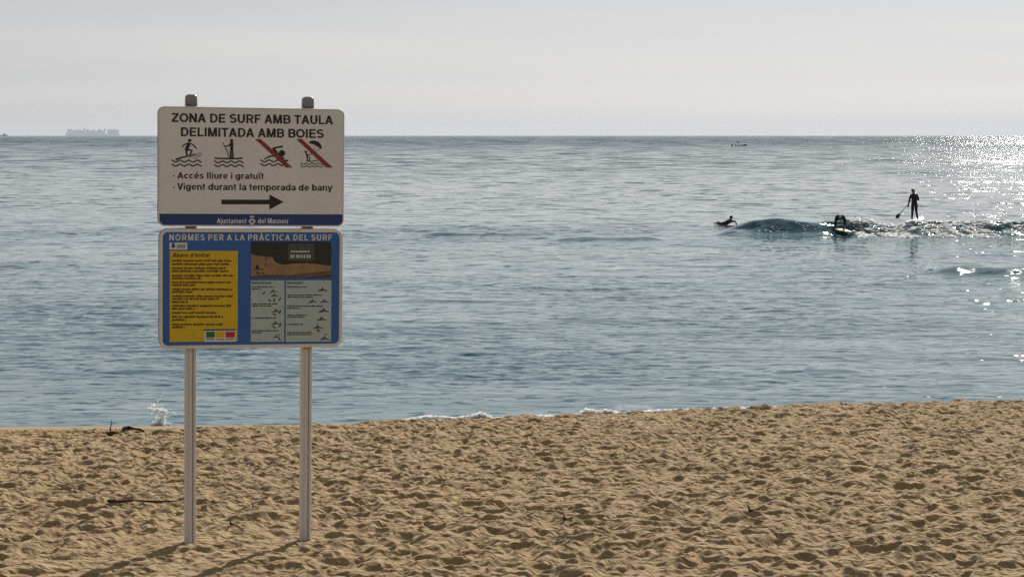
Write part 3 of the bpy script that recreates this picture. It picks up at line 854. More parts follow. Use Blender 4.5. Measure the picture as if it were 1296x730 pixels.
ends = [440, 428, 410, 428, 458, 278, 438, 245, 445, 228, 448, 375, 205, 438, 240, 357, 395, 195, 393, 187]
rows = [214, 233, 255, 271, 295, 310, 332, 347, 370, 384, 407, 421, 438, 459, 475, 497, 519, 535, 560, 575]
fine_print([(118, e_, y_ + 1) for e_, y_ in zip(ends, rows)], 9.0, text_brown, lo, 5)
sheet('flag_chart', [rect2(294, 466, 590, 655)], 0.0018, pale_ink, lo)
sheet('flag_chart_rule', [rect2(290, 466, 587, 594)], 0.0026, navy, lo)
sheet('green_flag', [rect2(304, 351, 600, 631)], 0.0026, green_ink, lo)
sheet('yellow_flag', [rect2(357, 404, 600, 631)], 0.0026, yellow, lo)
sheet('red_flag', [rect2(410, 460, 600, 631)], 0.0026, flag_red, lo)
fine_print([(306, 348, 640), (362, 400, 641), (412, 456, 640)], 5.0, text_brown, lo, 9, 0.0026)
# photograph of the beach
sheet('photo_print', [rect2(547, 983, 111, 308)], 0.0010, dark_green, lo)
def ph(*pts): return [L(310 + X / 11.27, 300 + Y / 11.27) for X, Y in pts]
sheet('photo_sand', [ph((86, 238), (150, 262), (200, 272), (200, 545), (86, 560)), ph((200, 272), (390, 284), (420, 340), (470, 378), (560, 395), (560, 540), (200, 545)),
                     ph((560, 395), (700, 378), (860, 372), (1000, 382), (1228, 410), (1228, 480), (1000, 500), (560, 550))], 0.0017, photo_sand, lo)
sheet('photo_ground', [ph((86, 560), (560, 550), (1000, 500), (1228, 480), (1228, 580), (86, 580))], 0.0018, photo_brown, lo)
sheet('photo_board', [ph((610, 95), (990, 95), (990, 335), (610, 335))], 0.0017, photo_board, lo)
wt = [ph((655, 198), (920, 198), (920, 214), (655, 214))]
for X in (650, 682, 730, 762, 800, 838, 880, 912):
    wt.append(ph((X, 252), (X + 20, 252), (X + 20, 298), (X, 298)))
tag(sheet('photo_marks', wt, 0.0025, pale_ink, lo), kind='stuff')
dk = [ph((294, 250), (302, 250), (302, 440), (294, 440)), ph((150, 405), (180, 395), (200, 425), (195, 460), (160, 462)), ph((120, 455), (270, 452), (270, 462), (120, 464)),
      ph((165, 505), (190, 500), (192, 528), (165, 528)), ph((205, 510), (222, 506), (224, 528), (205, 528)), ph((245, 505), (270, 500), (272, 526), (245, 526)),
      ph((1228, 545), (1228, 560), (950, 580), (830, 580)), ph((390, 500), (396, 500), (396, 530), (390, 530))]
tag(sheet('photo_details', dk, 0.0025, black_ink, lo), kind='stuff')
# two grey tables
sheet('left_table', [rect2(546, 728, 321, 655)], 0.0010, table_grey, lo)
sheet('right_table', [rect2(736, 983, 321, 655)], 0.0010, table_grey, lo)
lettering('Remuntant', 318.6, 343.2, 356.2, 359.2, black_ink, lo, 0.0020, 0)
lettering('Surfejant', 363.4, 383.2, 356.2, 359.2, black_ink, lo, 0.0020, 0)
def z3(X, Y, s2=False): return ((310 + X / 11.27 - 190) * 4.294, ((390 if s2 else 345) + Y / 11.27 - 280) * 4.294)
ln = []
for X0, X1, Y, s2 in ((100, 410, 205, 0), (100, 230, 232, 0), (100, 460, 447, 0), (100, 380, 475, 0), (100, 440, 140, 1), (95, 480, 322, 1), (95, 240, 348, 1),
                      (600, 880, 205, 0), (610, 1105, 322, 0), (610, 965, 350, 0), (600, 1100, 478, 0), (600, 780, 508, 0), (600, 880, 100, 1), (600, 845, 128, 1), (600, 820, 230, 1), (600, 945, 347, 1), (600, 945, 375, 1)):
    a = z3(X0, Y, s2); ln.append((a[0], z3(X1, Y, s2)[0], a[1]))
fine_print(ln, 5.4, black_ink, lo, 13)
def icon(X, Y, s2, sc_, dark=True):
    """a tiny wave with a surfer on it"""
    f_ = lambda x, y: L(310 + (X + x * sc_) / 11.27, (390 if s2 else 345) + (Y + y * sc_) / 11.27)
    return [[f_(-70, 22), f_(-20, -8), f_(5, -14), f_(20, 8), f_(-30, 20)], [f_(5, -14), f_(60, 6), f_(80, 22), f_(20, 10)], [f_(-4, -38), f_(8, -38), f_(12, -8), f_(-8, -8)]]
ic = []
for X, Y, s2, s_ in ((400, 265, 0, .8), (415, 325, 0, .8), (440, 40, 1, .9), (435, 215, 1, .9), (440, 405, 1, .7), (1100, 245, 0, 1.0), (960, 410, 0, .9), (1130, 410, 0, .9), (1120, 35, 1, 1.1), (1090, 155, 1, 1.0), (1035, 270, 1, 1.0), (1130, 430, 1, 1.0)):
    ic += icon(X, Y, s2, s_)
tag(sheet('surfing_icons', ic, 0.0020, teal_ink, lo), kind='stuff')
bd = []
g = random.Random(3)
for X, Y, s2, a in ((350, 395, 0, -30), (418, 390, 0, 80), (500, 375, 0, 60), (270, 290, 0, 55), (500, 60, 1, 60), (420, 88, 1, -35), (500, 245, 1, 60), (415, 270, 1, -35), (490, 435, 1, -60), (1042, 318, 1, -35)):
    bd += disc(L(310 + X / 11.27, (390 if s2 else 345) + Y / 11.27), 30 * K / 11.27, 9 * K / 11.27, 8, R(a))
tag(sheet('board_icons', bd, 0.0024, black_ink, lo), kind='stuff')
rd = []
for X, Y, s2 in ((505, 35, 1), (508, 225, 1), (485, 380, 1), (1155, 370, 1), (1050, 305, 1)):
    rd += disc(L(310 + X / 11.27, 390 + Y / 11.27), 13 * K / 11.27, 13 * K / 11.27, 8)
tag(sheet('red_marks', rd, 0.0028, red_ink, lo), kind='stuff')

# ------------------------------------------------------------------ people and boards
wetsuit = mat('black_neoprene', (0.010, 0.011, 0.016), 0.75, 0, 0.25)
skin = mat('skin', (0.26, 0.145, 0.10), 0.6, 0, 0.25)
hair_m = mat('dark_hair', (0.018, 0.013, 0.010), 0.9, 0, 0.15)
board_w = vary(mat('white_board', (0.74, 0.72, 0.66), 0.3), 4, 0.3, (0.62, 0.60, 0.52))
board_y = vary(mat('cream_yellow_board', (0.74, 0.66, 0.38), 0.3), 4, 0.3, (0.78, 0.74, 0.62))
fin_m = mat('black_fin', (0.02, 0.02, 0.022), 0.4)
paddle_m = mat('paddle_carbon', (0.02, 0.02, 0.022), 0.4)
def figure(J, loc, rotz, label, scale=1.0):
    """J: joint name -> position; one skinned body with fingers, feet and a head with a face"""
    V = {k: Vector(v) for k, v in J.items()}
    nodes = []; edges = []; idx = {}
    def node(k, p, r):
        idx[k] = len(nodes); nodes.append((p, r)); return k
    def edge(a, b_): edges.append((idx[a], idx[b_]))
    hip, chest, neck, head = V['hip'], V['chest'], V['neck'], V['head']
    sd_ = (V['sr'] - V['sl']).normalized()
    up_ = (head - neck).normalized()
    fw = V.get('face', up_.cross(-sd_)).normalized()
    node('hip', hip, 0.125); node('waist', (hip + chest) / 2, 0.112); node('chest', chest, 0.135); node('neck', neck, 0.055)
    node('jaw', head - up_ * 0.055 + fw * 0.012, 0.068); node('head', head + up_ * 0.02, 0.092); node('crown', head + up_ * 0.09, 0.070)
    for a, b_ in (('hip', 'waist'), ('waist', 'chest'), ('chest', 'neck'), ('neck', 'jaw'), ('jaw', 'head'), ('head', 'crown')): edge(a, b_)
    node('nose', head - up_ * 0.01 + fw * 0.115, 0.013); edge('head', 'nose')
    for s in 'lr':
        node('s' + s, V['s' + s], 0.062); node('e' + s, V['e' + s], 0.042); node('w' + s, V['h' + s], 0.029)
        edge('chest', 's' + s); edge('s' + s, 'e' + s); edge('e' + s, 'w' + s)
        d = (V['h' + s] - V['e' + s]).normalized()
        if 'd' + s in V: d = V['d' + s].normalized()
        sdv = (sd_ - d * sd_.dot(d)).normalized()
        node('p' + s, V['h' + s] + d * 0.055, 0.030); edge('w' + s, 'p' + s)
        curl = d.cross(sdv)
        for k in range(4):
            o_ = sdv * (k - 1.5) * 0.021
            ln_ = (0.036, 0.042, 0.039, 0.030)[k]
            node(f'f{k}{s}', V['h' + s] + d * 0.098 + o_, 0.0095); edge('p' + s, f'f{k}{s}')
            node(f'g{k}{s}', V['h' + s] + d * (0.098 + ln_) + o_ + curl * 0.014, 0.0085); edge(f'f{k}{s}', f'g{k}{s}')
        node('t' + s, V['h' + s] + d * 0.045 + sdv * 0.045, 0.011); edge('w' + s, 't' + s)
        node('u' + s, V['h' + s] + d * 0.080 + sdv * 0.058 + curl * 0.01, 0.009); edge('t' + s, 'u' + s)
        node('q' + s, V['q' + s] if 'q' + s in V else hip + (sd_ if s == 'r' else -sd_) * 0.09, 0.092)
        node('k' + s, V['k' + s], 0.060); node('c' + s, V['k' + s].lerp(V['a' + s], 0.3), 0.056); node('a' + s, V['a' + s], 0.038)
        edge('hip', 'q' + s); edge('q' + s, 'k' + s); edge('k' + s, 'c' + s); edge('c' + s, 'a' + s)
        td = V['t' + s].normalized() if 't' + s in V else fw
        node('b' + s, V['a' + s] + td * 0.10 + Vector((0, 0, -0.045)), 0.036); edge('a' + s, 'b' + s)
        node('v' + s, V['a' + s] + td * 0.17 + Vector((0, 0, -0.058)), 0.024); edge('b' + s, 'v' + s)
    me = bpy.data.meshes.new('figure')
    me.from_pydata([tuple(p * scale) for p, r in nodes], edges, [])
    o = bpy.data.objects.new('figure', me); C.objects.link(o)
    o.modifiers.new('Skin', 'SKIN')
    sv = me.skin_vertices[0].data
    for k, (p, r) in enumerate(nodes):
        rr = r * scale * (1.28 if r > 0.02 else 1.1)
        sv[k].radius = (rr, rr)
    for k in range(len(nodes)): sv[k].use_root = (k == 0)
    ss = o.modifiers.new('Subd', 'SUBSURF'); ss.levels = 1; ss.render_levels = 1
    dg = bpy.context.evaluated_depsgraph_get()
    body = bpy.data.meshes.new_from_object(o.evaluated_get(dg))
    bpy.data.objects.remove(o)
    body.name = 'body'; body.materials.clear()
    root = empty('person', loc, (0, 0, rotz))
    tag(root, label, 'person')
    bo = link('body', body, [wetsuit, skin], root)
    hd = [(head * scale, 0.145 * scale)] + [((V['h' + s] + (V['h' + s] - V['e' + s]).normalized() * 0.07) * scale, 0.10 * scale) for s in 'lr']
    for f in body.polygons:
        f.use_smooth = True
        c = f.center
        if any((c - p).length < r for p, r in hd) and (c - neck * scale).length > 0.05:
            f.material_index = 1
    mb = MB()                                          # hair: a cap over crown and back of the head
    rings = []
    for k in range(5):
        ph_ = R(5 + k * 25)
        rings.append([(head + up_ * (0.035 + 0.118 * math.cos(ph_)) + (sd_ * math.cos(a) * 0.105 + fw * (math.sin(a) * 0.112 - 0.022)) * math.sin(ph_)) * scale for a in [2 * math.pi * i / 12 for i in range(12)]])
    mb.loft(rings, True)
    mb.build('hair', hair_m, root, True)
    return root
def surfboard(name, length, width, thick, loc, rot, m, label, cat):
    root = empty(name, loc, rot)
    tag(root, label, cat)
    mb = MB()
    rings = []
    n = 18
    for k in range(n + 1):
        s = k / n
        y = (s - 0.5) * length
        wv = width / 2 * max(math.sin(math.pi * min(max(s * 0.93 + 0.05, 0), 1)) ** 0.55, 0.03)
        th = thick * (0.35 + 0.65 * math.sin(math.pi * s))
        rock = 0.10 * length / 2.5 * (abs(s - 0.42) * 1.7) ** 2.4
        rings.append([(wv * math.cos(a), y, rock + th / 2 * math.sin(a) * (1 if math.sin(a) > 0 else 0.8)) for a in [2 * math.pi * i / 12 for i in range(12)]])
    mb.loft(rings, True)
    mb.build('board', m, root, True)
    for fx in (-0.12, 0, 0.12):
        mb = MB()
        mb.add([(fx - .004, -length * .42, -thick * .3), (fx - .004, -length * .42 + .13, -thick * .3), (fx, -length * .42 - .02, -thick * .3 - .13), (fx + .004, -length * .42, -thick * .3), (fx + .004, -length * .42 + .13, -thick * .3)],
               [(0, 1, 2), (4, 3, 2), (0, 3, 4, 1), (0, 2, 3), (1, 4, 2)])
        mb.build('fin', fin_m, root)
    return root
# paddleboarder seen from behind, standing
Yp = 103.0
pf = at(1156.5, 277.0, Yp)
zb = sea_z(pf.x, pf.y) + 0.11
figure({'hip': (.03, 0, .90), 'chest': (.0, .02, 1.22), 'neck': (-.02, .03, 1.42), 'head': (-.04, .05, 1.55),
        'sl': (-.17, .02, 1.36), 'sr': (.17, .0, 1.35), 'el': (-.25, .05, 1.06), 'hl': (-.285, .14, .80), 'er': (.265, .06, 1.08), 'hr': (.13, .30, 1.17),
        'kl': (-.07, .04, .48), 'al': (-.10, 0, .085), 'kr': (.13, .04, .48), 'ar': (.21, -.02, .085)},
       (pf.x, pf.y, zb), 0, 'standing paddleboarder in a black wetsuit holding a paddle on the wave', 0.92)
surfboard('paddleboard', 3.1, 0.76, 0.11, (pf.x + 0.05, pf.y, zb - 0.055), (R(2), 0, R(-24)), board_w, 'long white paddleboard under the standing paddleboarder', 'board')
pd = empty('paddle', (pf.x, pf.y, zb))
tag(pd, 'thin black paddle slanting down to the left from the standing paddleboarder', 'paddle')
a_, b__ = Vector((.16, .36, 1.24)), Vector((-.70, -.04, .33))
mb = MB(); mb.tube([a_, a_.lerp(b__, .5), b__], 0.017, 8); mb.build('shaft', paddle_m, pd, True)
mb = MB(); mb.tube([a_ + Vector((-.05, .02, .03)), a_ + Vector((.05, -.02, .03))], 0.018, 8); mb.build('grip', paddle_m, pd, True)
d_ = (b__ - a_).normalized(); s_ = d_.cross(Vector((0.1, 1, 0.1))).normalized(); n_ = d_.cross(s_)
mb = MB(); rings = []
for t_, w_ in ((0, .02), (.08, .07), (.2, .10), (.32, .095), (.40, .05)):
    c = b__ + d_ * t_ * 0.8
    rings.append([c + s_ * w_ * math.cos(q_) + n_ * 0.008 * math.sin(q_) for q_ in [2 * math.pi * i / 10 for i in range(10)]])
mb.loft(rings); mb.build('blade', paddle_m, pd, True)
# surfer bent over the board on the face of the wave
pf = next(p_ for p_ in (at(1063, 290, 99.8 + .05 * k) for k in range(60)) if p_.z - 0.04 <= sea_z(p_.x, p_.y))
figure({'hip': (.06, .22, .66), 'chest': (-.02, -.06, .74), 'neck': (-.05, -.22, .66), 'head': (-.06, -.33, .58), 'face': (0, -.5, -.7),
        'sl': (-.20, -.14, .66), 'sr': (.15, -.16, .66), 'el': (-.29, -.24, .42), 'hl': (-.24, -.30, .17), 'er': (.25, -.26, .42), 'hr': (.20, -.36, .17),
        'ql': (-.03, .22, .64), 'qr': (.15, .22, .64), 'kl': (-.22, .05, .42), 'al': (-.20, .26, .10), 'kr': (.30, .10, .42), 'ar': (.30, .34, .10), 'tl': (-.3, -.9, 0), 'tr': (.4, -.9, 0)},
       (pf.x, pf.y, pf.z), 0, 'surfer in a black wetsuit bent double over a cream board on the wave face', 0.95)
surfboard('surfboard', 2.3, 0.56, 0.07, (pf.x + 0.04, pf.y - 0.15, pf.z - 0.02), (R(-7), 0, R(196)), board_y, 'cream yellow surfboard under the surfer bent double', 'surfboard')
# paddling surfer lying on the board
pf = at(920, 283, 111.5)
pf.z = sea_z(pf.x, pf.y) + 0.05
figure({'hip': (-.18, 0, .17), 'chest': (.18, 0, .27), 'neck': (.32, 0, .42), 'head': (.38, 0, .55), 'face': (1, 0, -.1),
        'sl': (.24, .20, .33), 'sr': (.24, -.20, .33), 'el': (.42, .34, .30), 'hl': (.60, .30, .10), 'er': (.16, -.36, .18), 'hr': (.34, -.36, .03),
        'ql': (-.22, .10, .16), 'qr': (-.22, -.10, .16), 'kl': (-.62, .12, .14), 'al': (-.92, .12, .24), 'kr': (-.62, -.12, .14), 'ar': (-.95, -.10, .16), 'tl': (-1, 0, .3), 'tr': (-1, 0, .3)},
       (pf.x, pf.y, pf.z - .07), R(-52), 'surfer lying prone and paddling left of the breaking wave', 0.85)
surfboard('surfboard', 1.9, 0.50, 0.06, (pf.x - 0.02, pf.y, pf.z - 0.045), (0, 0, R(-140)), board_w, 'white surfboard under the surfer lying prone', 'surfboard')

# ------------------------------------------------------------------ boats far out
boat_dark = mat('dark_boat', (0.03, 0.032, 0.04), 0.5)
def hull(mb, Lg, Wd, H, mi=0, draft=0.3, n=10):
    rings = []
    for k in range(n + 1):
        s = k / n
        x = (s - 0.5) * Lg
        wv = Wd / 2 * (1 if s < 0.7 else max(1 - ((s - 0.7) / 0.3) ** 2, 0.04)) * (0.8 + 0.2 * min(s * 5, 1))
        hh = H * (1 + 0.35 * max(s - 0.6, 0) / 0.4)
        rings.append([(x, -wv, hh), (x, -wv * 0.75, -draft), (x, wv * 0.75, -draft), (x, wv, hh)])
    mb.loft(rings, True, mi)
p = at(938, 189, 830)
bt = empty('small_boat', (p.x, p.y, -0.054), (0, 0, R(8)))
tag(bt, 'tiny dark open boat with one upright figure, far out under the horizon', 'boat')
mb = MB(); hull(mb, 4.9, 1.3, 0.34); mb.build('hull', boat_dark, bt)
mb = MB(); mb.box((1.0, -.5, .35), (2.1, .5, .60)); mb.build('bow_cover', boat_dark, bt)
mb = MB(); mb.box((-2.6, -.16, .1), (-2.35, .16, .85)); mb.build('outboard_motor', boat_dark, bt)
ps = at(933.5, 188, 829.5)
figure({'hip': (0, 0, .75), 'chest': (-.02, 0, 1.15), 'neck': (-.03, 0, 1.38), 'head': (-.05, 0, 1.5), 'sl': (0, .19, 1.3), 'sr': (0, -.19, 1.3),
        'el': (.08, .27, 1.05), 'hl': (.3, .2, .95), 'er': (.08, -.27, 1.05), 'hr': (.3, -.2, .95), 'kl': (.42, .12, .78), 'al': (.45, .12, .5), 'kr': (.42, -.12, .78), 'ar': (.45, -.12, .5)},
       (ps.x, ps.y, 0.2), R(8), 'person in dark clothes sitting in the tiny dark open boat', 1.15)
p = at(926.5, 190, 820)
mb = MB(); mb.loft([[(r_ * math.cos(a), r_ * math.sin(a), z_) for a in [2 * math.pi * i / 12 for i in range(12)]] for r_, z_ in ((.2, -.3), (.5, -.1), (.55, .15), (.4, .4), (.15, .55), (.06, .9))])
bo = mb.build('buoy', boat_dark, None, True); bo.location = (p.x, p.y, -0.05)
tag(bo, 'dark buoy speck just left of the tiny open boat', 'buoy')

ship_blue = mat('ship_hull_blue', (0.45, 0.54, 0.68), 0.6)  # ship and container paint paled so the colour carries part of the haze
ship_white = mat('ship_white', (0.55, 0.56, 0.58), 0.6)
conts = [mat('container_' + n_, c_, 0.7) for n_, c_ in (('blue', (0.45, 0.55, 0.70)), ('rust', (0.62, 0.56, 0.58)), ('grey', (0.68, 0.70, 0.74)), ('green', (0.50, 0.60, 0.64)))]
p = at(117.5, 172, 15000)
cs = empty('container_ship', (p.x, p.y, -17.66), (0, 0, R(180)))
tag(cs, 'long container ship pale with haze on the horizon left of the sign', 'ship')
mb = MB(); hull(mb, 398, 52, 19, draft=2.5, n=14); mb.build('hull', ship_blue, cs)
mb = MB(); mb.box((55, -18, 19.1), (66, 18, 58)); mb.box((53, -22, 52), (67, 22, 57)); mb.box((58, -1, 58), (60, 1, 66)); mb.build('bridge', ship_white, cs)
mb = MB(); mb.box((-92, -9, 19.1), (-82, 9, 54)); mb.build('funnel', ship_blue, cs)
g = random.Random(4)
hts = [36, 38, 38, 37, 37, 39, 30, 37, 38, 29, 36, 35, 30, 38, 39, 30, 37, 37, 36, 31, 38, 39, 38, 37, 35, 38]
x = -192
k = 0
while x < 180:
    if (50 < x + 13 and x < 68): x = 69; continue
    if (-95 < x + 13 and x < -80): x = -79; continue
    mb = MB(); h_ = hts[k % len(hts)]
    mb.box((x, -20, 19.2), (x + 12.4, 20, h_ * 1.33))
    mb.build('container_stack', conts[g.randrange(4)], cs)
    x += 14.2; k += 1
p = at(5, 172, 7000)
fb = empty('fishing_boat', (p.x, p.y, -3.84), (0, 0, 0))
tag(fb, 'tiny dark fishing boat on the horizon at the far left', 'boat')
mb = MB(); hull(mb, 26, 7, 2.6, draft=1); mb.build('hull', boat_dark, fb)
mb = MB(); mb.prism([(-3, 2.6), (6, 2.6), (5, 7), (3, 7.5), (-1, 7)], -2.4, 2.4); mb.build('wheelhouse', boat_dark, fb)
mb = MB(); mb.tube([(2, 0, 7), (2.3, 0, 13)], [0.35, 0.2], 6); mb.build('mast', boat_dark, fb)

# ------------------------------------------------------------------ foam and splashes
foam = mat('white_foam', (0.86, 0.88, 0.88), 0.7, 0, 0.3)
t = foam.node_tree                      # bubbles let the sun through
tr_ = t.nodes.new('ShaderNodeBsdfTranslucent'); tr_.inputs['Color'].default_value = (0.95, 0.96, 0.95, 1)
cl_ = t.nodes.new('ShaderNodeBsdfTransparent')
mxs = t.nodes.new('ShaderNodeMixShader'); mxs.inputs['Fac'].default_value = 0.5
mx2 = t.nodes.new('ShaderNodeMixShader'); mx2.inputs['Fac'].default_value = 0.2
t.links.new(t.nodes['Principled BSDF'].outputs[0], mxs.inputs[1]); t.links.new(tr_.outputs[0], mxs.inputs[2])
t.links.new(mxs.outputs[0], mx2.inputs[1]); t.links.new(cl_.outputs[0], mx2.inputs[2])
t.links.new(mx2.outputs[0], t.nodes['Material Output'].inputs['Surface'])
def blobs(name, P_, S_, m, label, seed=1):
    """many small torn flecks of froth joined as one mesh; P_ centres, S_ (n, 3) half sizes"""
    g = np.random.default_rng(seed)
    P_ = np.asarray(P_); S_ = np.asarray(S_); n = len(P_); e = 7
    nrm = g.normal(0, 0.42, (n, 3)) + np.array([0, 0.05, 1.0]); nrm /= np.linalg.norm(nrm, axis=1)[:, None]
    ux = np.cross(nrm, [0, 0, 1.0]) + 1e-6; ux /= np.linalg.norm(ux, axis=1)[:, None]
    uy = np.cross(nrm, ux)
    an = np.arange(e) * 2 * np.pi / e
    rr = g.uniform(0.6, 1.25, (n, e))
    rim_ = P_[:, None] + (ux[:, None] * (np.cos(an) * rr)[..., None] * S_[:, None, :1] + uy[:, None] * (np.sin(an) * rr)[..., None] * S_[:, None, 2:]) - nrm[:, None] * S_[:, None, 2:] * 0.35 * g.uniform(0.3, 1.6, (n, e, 1))
    v = np.concatenate([P_[:, None], rim_], 1)
    tri = np.array([[0, 1 + i, 1 + (i + 1) % e] for i in range(e)])
    f = tri[None] + (np.arange(n) * (e + 1))[:, None, None]
    me = bpy.data.meshes.new(name)
    v = v.reshape(-1, 3).astype(np.float32); f = f.reshape(-1, 3).astype(np.int32)
    me.vertices.add(len(v)); me.vertices.foreach_set('co', v.ravel())
    me.loops.add(f.size); me.loops.foreach_set('vertex_index', f.ravel())
    me.polygons.add(len(f)); me.polygons.foreach_set('loop_start', np.arange(0, f.size, 3, dtype=np.int32))
    me.polygons.foreach_set('use_smooth', np.full(len(f), True))
    me.update(calc_edges=True)
    return tag(link(name, me, m), label, None, None, 'stuff')
# shore break: (x0, x1, [top row at fractions], base row)
P_ = []; S_ = []
segs = [(500, 578, [534, 531, 528.5, 526, 526.5, 527.5, 529.5]), (572, 622, [530, 528.5, 526.5, 524, 522.5, 529]), (470, 505, [534.5, 533.5, 533]),
        (664, 704, [527.5, 526, 525.5, 526, 526.5]), (704, 740, [527, 526, 525, 524]), (736, 780, [520.5, 517.5, 519, 520, 518.5, 519.5, 523]), (780, 880, [523, 521.5, 521, 520, 519, 518, 518.5]),
        (880, 992, [519, 517.5, 517.5, 516, 516.5, 515, 515.5]), (620, 664, [529.5, 528.5, 529, 528.5])]
for x0, x1, tops in segs:
    big = 1.3 * min(np.interp((x0 + x1) / 2, CR_X, SEEN_Y) - min(tops), 8)
    n = int((x1 - x0) * (14 + 5 * max(big, 0)))
    for k in range(n):
        px = rng.uniform(x0, x1)
        top = np.interp((px - x0) / (x1 - x0), np.linspace(0, 1, len(tops)), tops) + rng.normal(0, .35)
        bot = np.interp(px, CR_X, SEEN_Y) + 2.5
        py = bot + (top - bot) * rng.random() ** 0.8
        Yd = 34.7 + rng.uniform(-.25, .35); py -= 0.6
        q_ = at(px, py, Yd)
        r_ = rng.uniform(.010, .032)
        P_.append(tuple(q_)); S_.append((r_ * 1.5, r_ * 1.2, r_))
for k in range(4200):                                  # thin wash lying on the water below the little breakers
    px = rng.uniform(440, 1010); Yd = 34.9 - abs(rng.normal(0, .45))
    x = (px - 648) / F * Yd
    if math.sin(x * 2.3) + math.sin(x * 5.1 + Yd * 7) + 0.6 * math.sin(Yd * 19 + x * 3) < -0.4: continue
    r_ = rng.uniform(.012, .045); P_.append((x, Yd, max(sea_z(x, Yd), float(ground(x, Yd)[0])) + .012)); S_.append((r_ * 1.5, r_, r_))
blobs('shore_foam', P_, S_, foam, 'white broken foam along the edge of the sand')
# splash by the left post
P_ = []; S_ = []
for k in range(260):                                   # base heap
    px = rng.normal(203, 5.2); py = 537 - abs(rng.normal(0, 1)) * 5.0 * math.exp(-((px - 203) / 9) ** 2)
    r_ = rng.uniform(.008, .028); r_ *= 1.5; P_.append(tuple(at(px, py, 35.2 + rng.uniform(-.2, .2)))); S_.append((r_, r_, r_))
def jet(pts, n, sp, r0, r1):
    for k in range(n):
        f_ = rng.random() * (len(pts) - 1); i = int(f_); a = f_ - i
        px = pts[i][0] * (1 - a) + pts[i + 1][0] * a + rng.normal(0, sp); py = pts[i][1] * (1 - a) + pts[i + 1][1] * a + rng.normal(0, sp)
        r_ = rng.uniform(r0, r1) * 1.5; P_.append(tuple(at(px, py, 35.2 + rng.uniform(-.15, .15)))); S_.append((r_, r_, r_ * rng.uniform(1, 2)))
jet([(188.5, 515), (192, 518), (198, 518), (203, 516.5), (208, 518), (211, 521)], 130, .55, .007, .02)
jet([(196, 534), (198, 525), (201, 518)], 60, .7, .004, .011)
jet([(207, 534), (208, 526), (207, 519)], 80, .7, .005, .014)
jet([(202, 532), (206, 524), (208, 520)], 40, .8, .004, .010)
jet([(199, 508), (202, 504), (205, 500), (208.5, 495)], 60, .4, .003, .009)
jet([(192, 512), (196, 513), (200, 512), (206, 514)], 50, 1.2, .003, .010)
jet([(190, 522), (213, 520), (224, 525)], 26, 2.5, .003, .008)
jet([(220, 524), (232, 525)], 14, .8, .004, .010)
blobs('splash', P_, S_, foam, 'white splash of water thrown up left of the sign posts', 2)
# foam on the breaking wave; its white flecks also stand in for sun glints
P_ = []; S_ = []
for k in range(12000):
    x = rng.uniform(15.6, 31.5)
    ev = rng.uniform(-3.4, 0.8)
    y = 101.7 + ev
    fx = (x - 15.6) / 16
    clump = math.sin(x * 3.1) + math.sin(x * 7.3 + ev * 2.5) + 0.8 * math.sin(ev * 4.0 + x * 1.7) + 0.5 * math.sin(x * 13 + ev * 6)
    if clump < (-0.9 if x < 23.5 else 0.1) + 0.9 * (fx > 0.62) + (0.9 if ev < -2.2 else 0): continue
    if abs(x - 16.0) < 0.75 and ev < 0.3: continue
    r_ = rng.uniform(.035, .085)
    P_.append((x, y, sea_z(x, y) + r_ * .8)); S_.append((r_ * 1.5, r_ * 1.3, r_ * .8))
for k in range(150):                                   # thrown spray on the lip left of the surfer
    x = rng.choice([12.4, 13.0, 14.3, 15.0]) + rng.normal(0, .2); y = 100.6 + rng.normal(0, .3)
    r_ = rng.uniform(.01, .035); P_.append((x, y, sea_z(x, y) + r_ * .3)); S_.append((r_ * 1.6, r_, r_))
blobs('wave_foam_glints', P_, S_, foam, 'white foam and sun glints built as flecks on the wave under the surfers', 3)

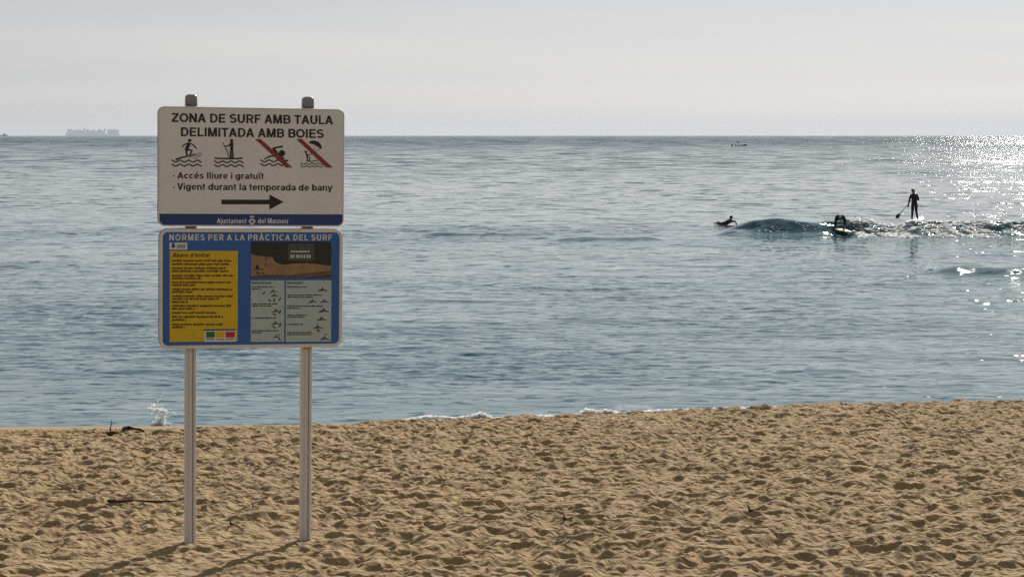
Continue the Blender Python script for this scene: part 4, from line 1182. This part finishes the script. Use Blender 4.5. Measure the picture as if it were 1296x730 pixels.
# ------------------------------------------------------------------ things lying on the sand
drift = vary(mat('dark_driftwood', (0.055, 0.032, 0.022), 0.9), 30, 0.6, (0.10, 0.06, 0.04))
def on_sand(px, py):
    """where the ray through a pixel meets the sand"""
    for k in range(400):
        Y = 9.2 + k * 0.04
        p = at(px, py, Y)
        if p.z <= sand_z(p.x, p.y): return p
    return at(px, py, 22)
def stick(name, pxs, rad, label, cat, lift=0.6, group=None):
    pts = []
    for (px, py, up_) in pxs:
        p = on_sand(px, py)
        pts.append(Vector((p.x, p.y, sand_z(p.x, p.y) + rad * lift + up_)))
    o0 = pts[0].copy()
    mb = MB()
    mb.tube([q_ - o0 for q_ in pts], [rad * (1 - 0.55 * k / max(len(pts) - 1, 1)) * (1 + .25 * math.sin(k * 2.3)) for k in range(len(pts))], 7)
    o = mb.build(name, drift, None, True)
    o.location = o0
    return tag(o, label, cat, group)
stick('stick', [(136, 637, .01), (152, 638.5, .012), (170, 638.5, .010), (190, 639.5, .012), (206, 640, .01), (224, 641.5, .01)], 0.010, 'long thin dark stick lying on the sand left of the left post', 'stick')
stick('driftwood', [(137, 550.5, .0), (143, 551, .012), (149, 551, .012), (154, 551.5, 0)], 0.018, 'dark lump of driftwood near the crest, beside an upright twig', 'driftwood')
stick('driftwood', [(157, 545.5, 0), (163, 545, .012), (170, 546, .014), (177, 546.5, .008), (183, 547.5, 0)], 0.017, 'dark flattish driftwood right of the upright twig near the beach crest', 'driftwood')
p = on_sand(139, 550)
mb = MB(); mb.tube([(0, 0, -.03), (.004, 0, .05), (.016, 0, .10), (.018, 0, .13)], [.006, .005, .004, .003], 6)
o = mb.build('twig', drift, None, True); o.location = (p.x, p.y, sand_z(p.x, p.y)); tag(o, 'thin twig sticking straight up near the beach crest', 'twig')
for (px, py, lab) in ((294, 668, 'small dark twig upright in the sand between the two posts, the lower one'), (322, 644, 'tiny dark twig in the sand between the posts, near the right post'), (950, 649, 'small forked twig upright in the sand right of centre'), (716, 660, 'little dark twig scrap lying on the sand at bottom centre')):
    p = on_sand(px, py)
    mb = MB(); mb.tube([(-.012, 0, -.02), (-.008, 0, .012), (-.014, 0, .034)], [.006, .005, .003], 6); mb.tube([(-.008, 0, .006), (.012, 0, .0), (.026, .01, -.004)], [.006, .006, .003], 6)
    o = mb.build('twig', drift, None, True); o.location = (p.x, p.y, sand_z(p.x, p.y)); tag(o, lab, 'twig')
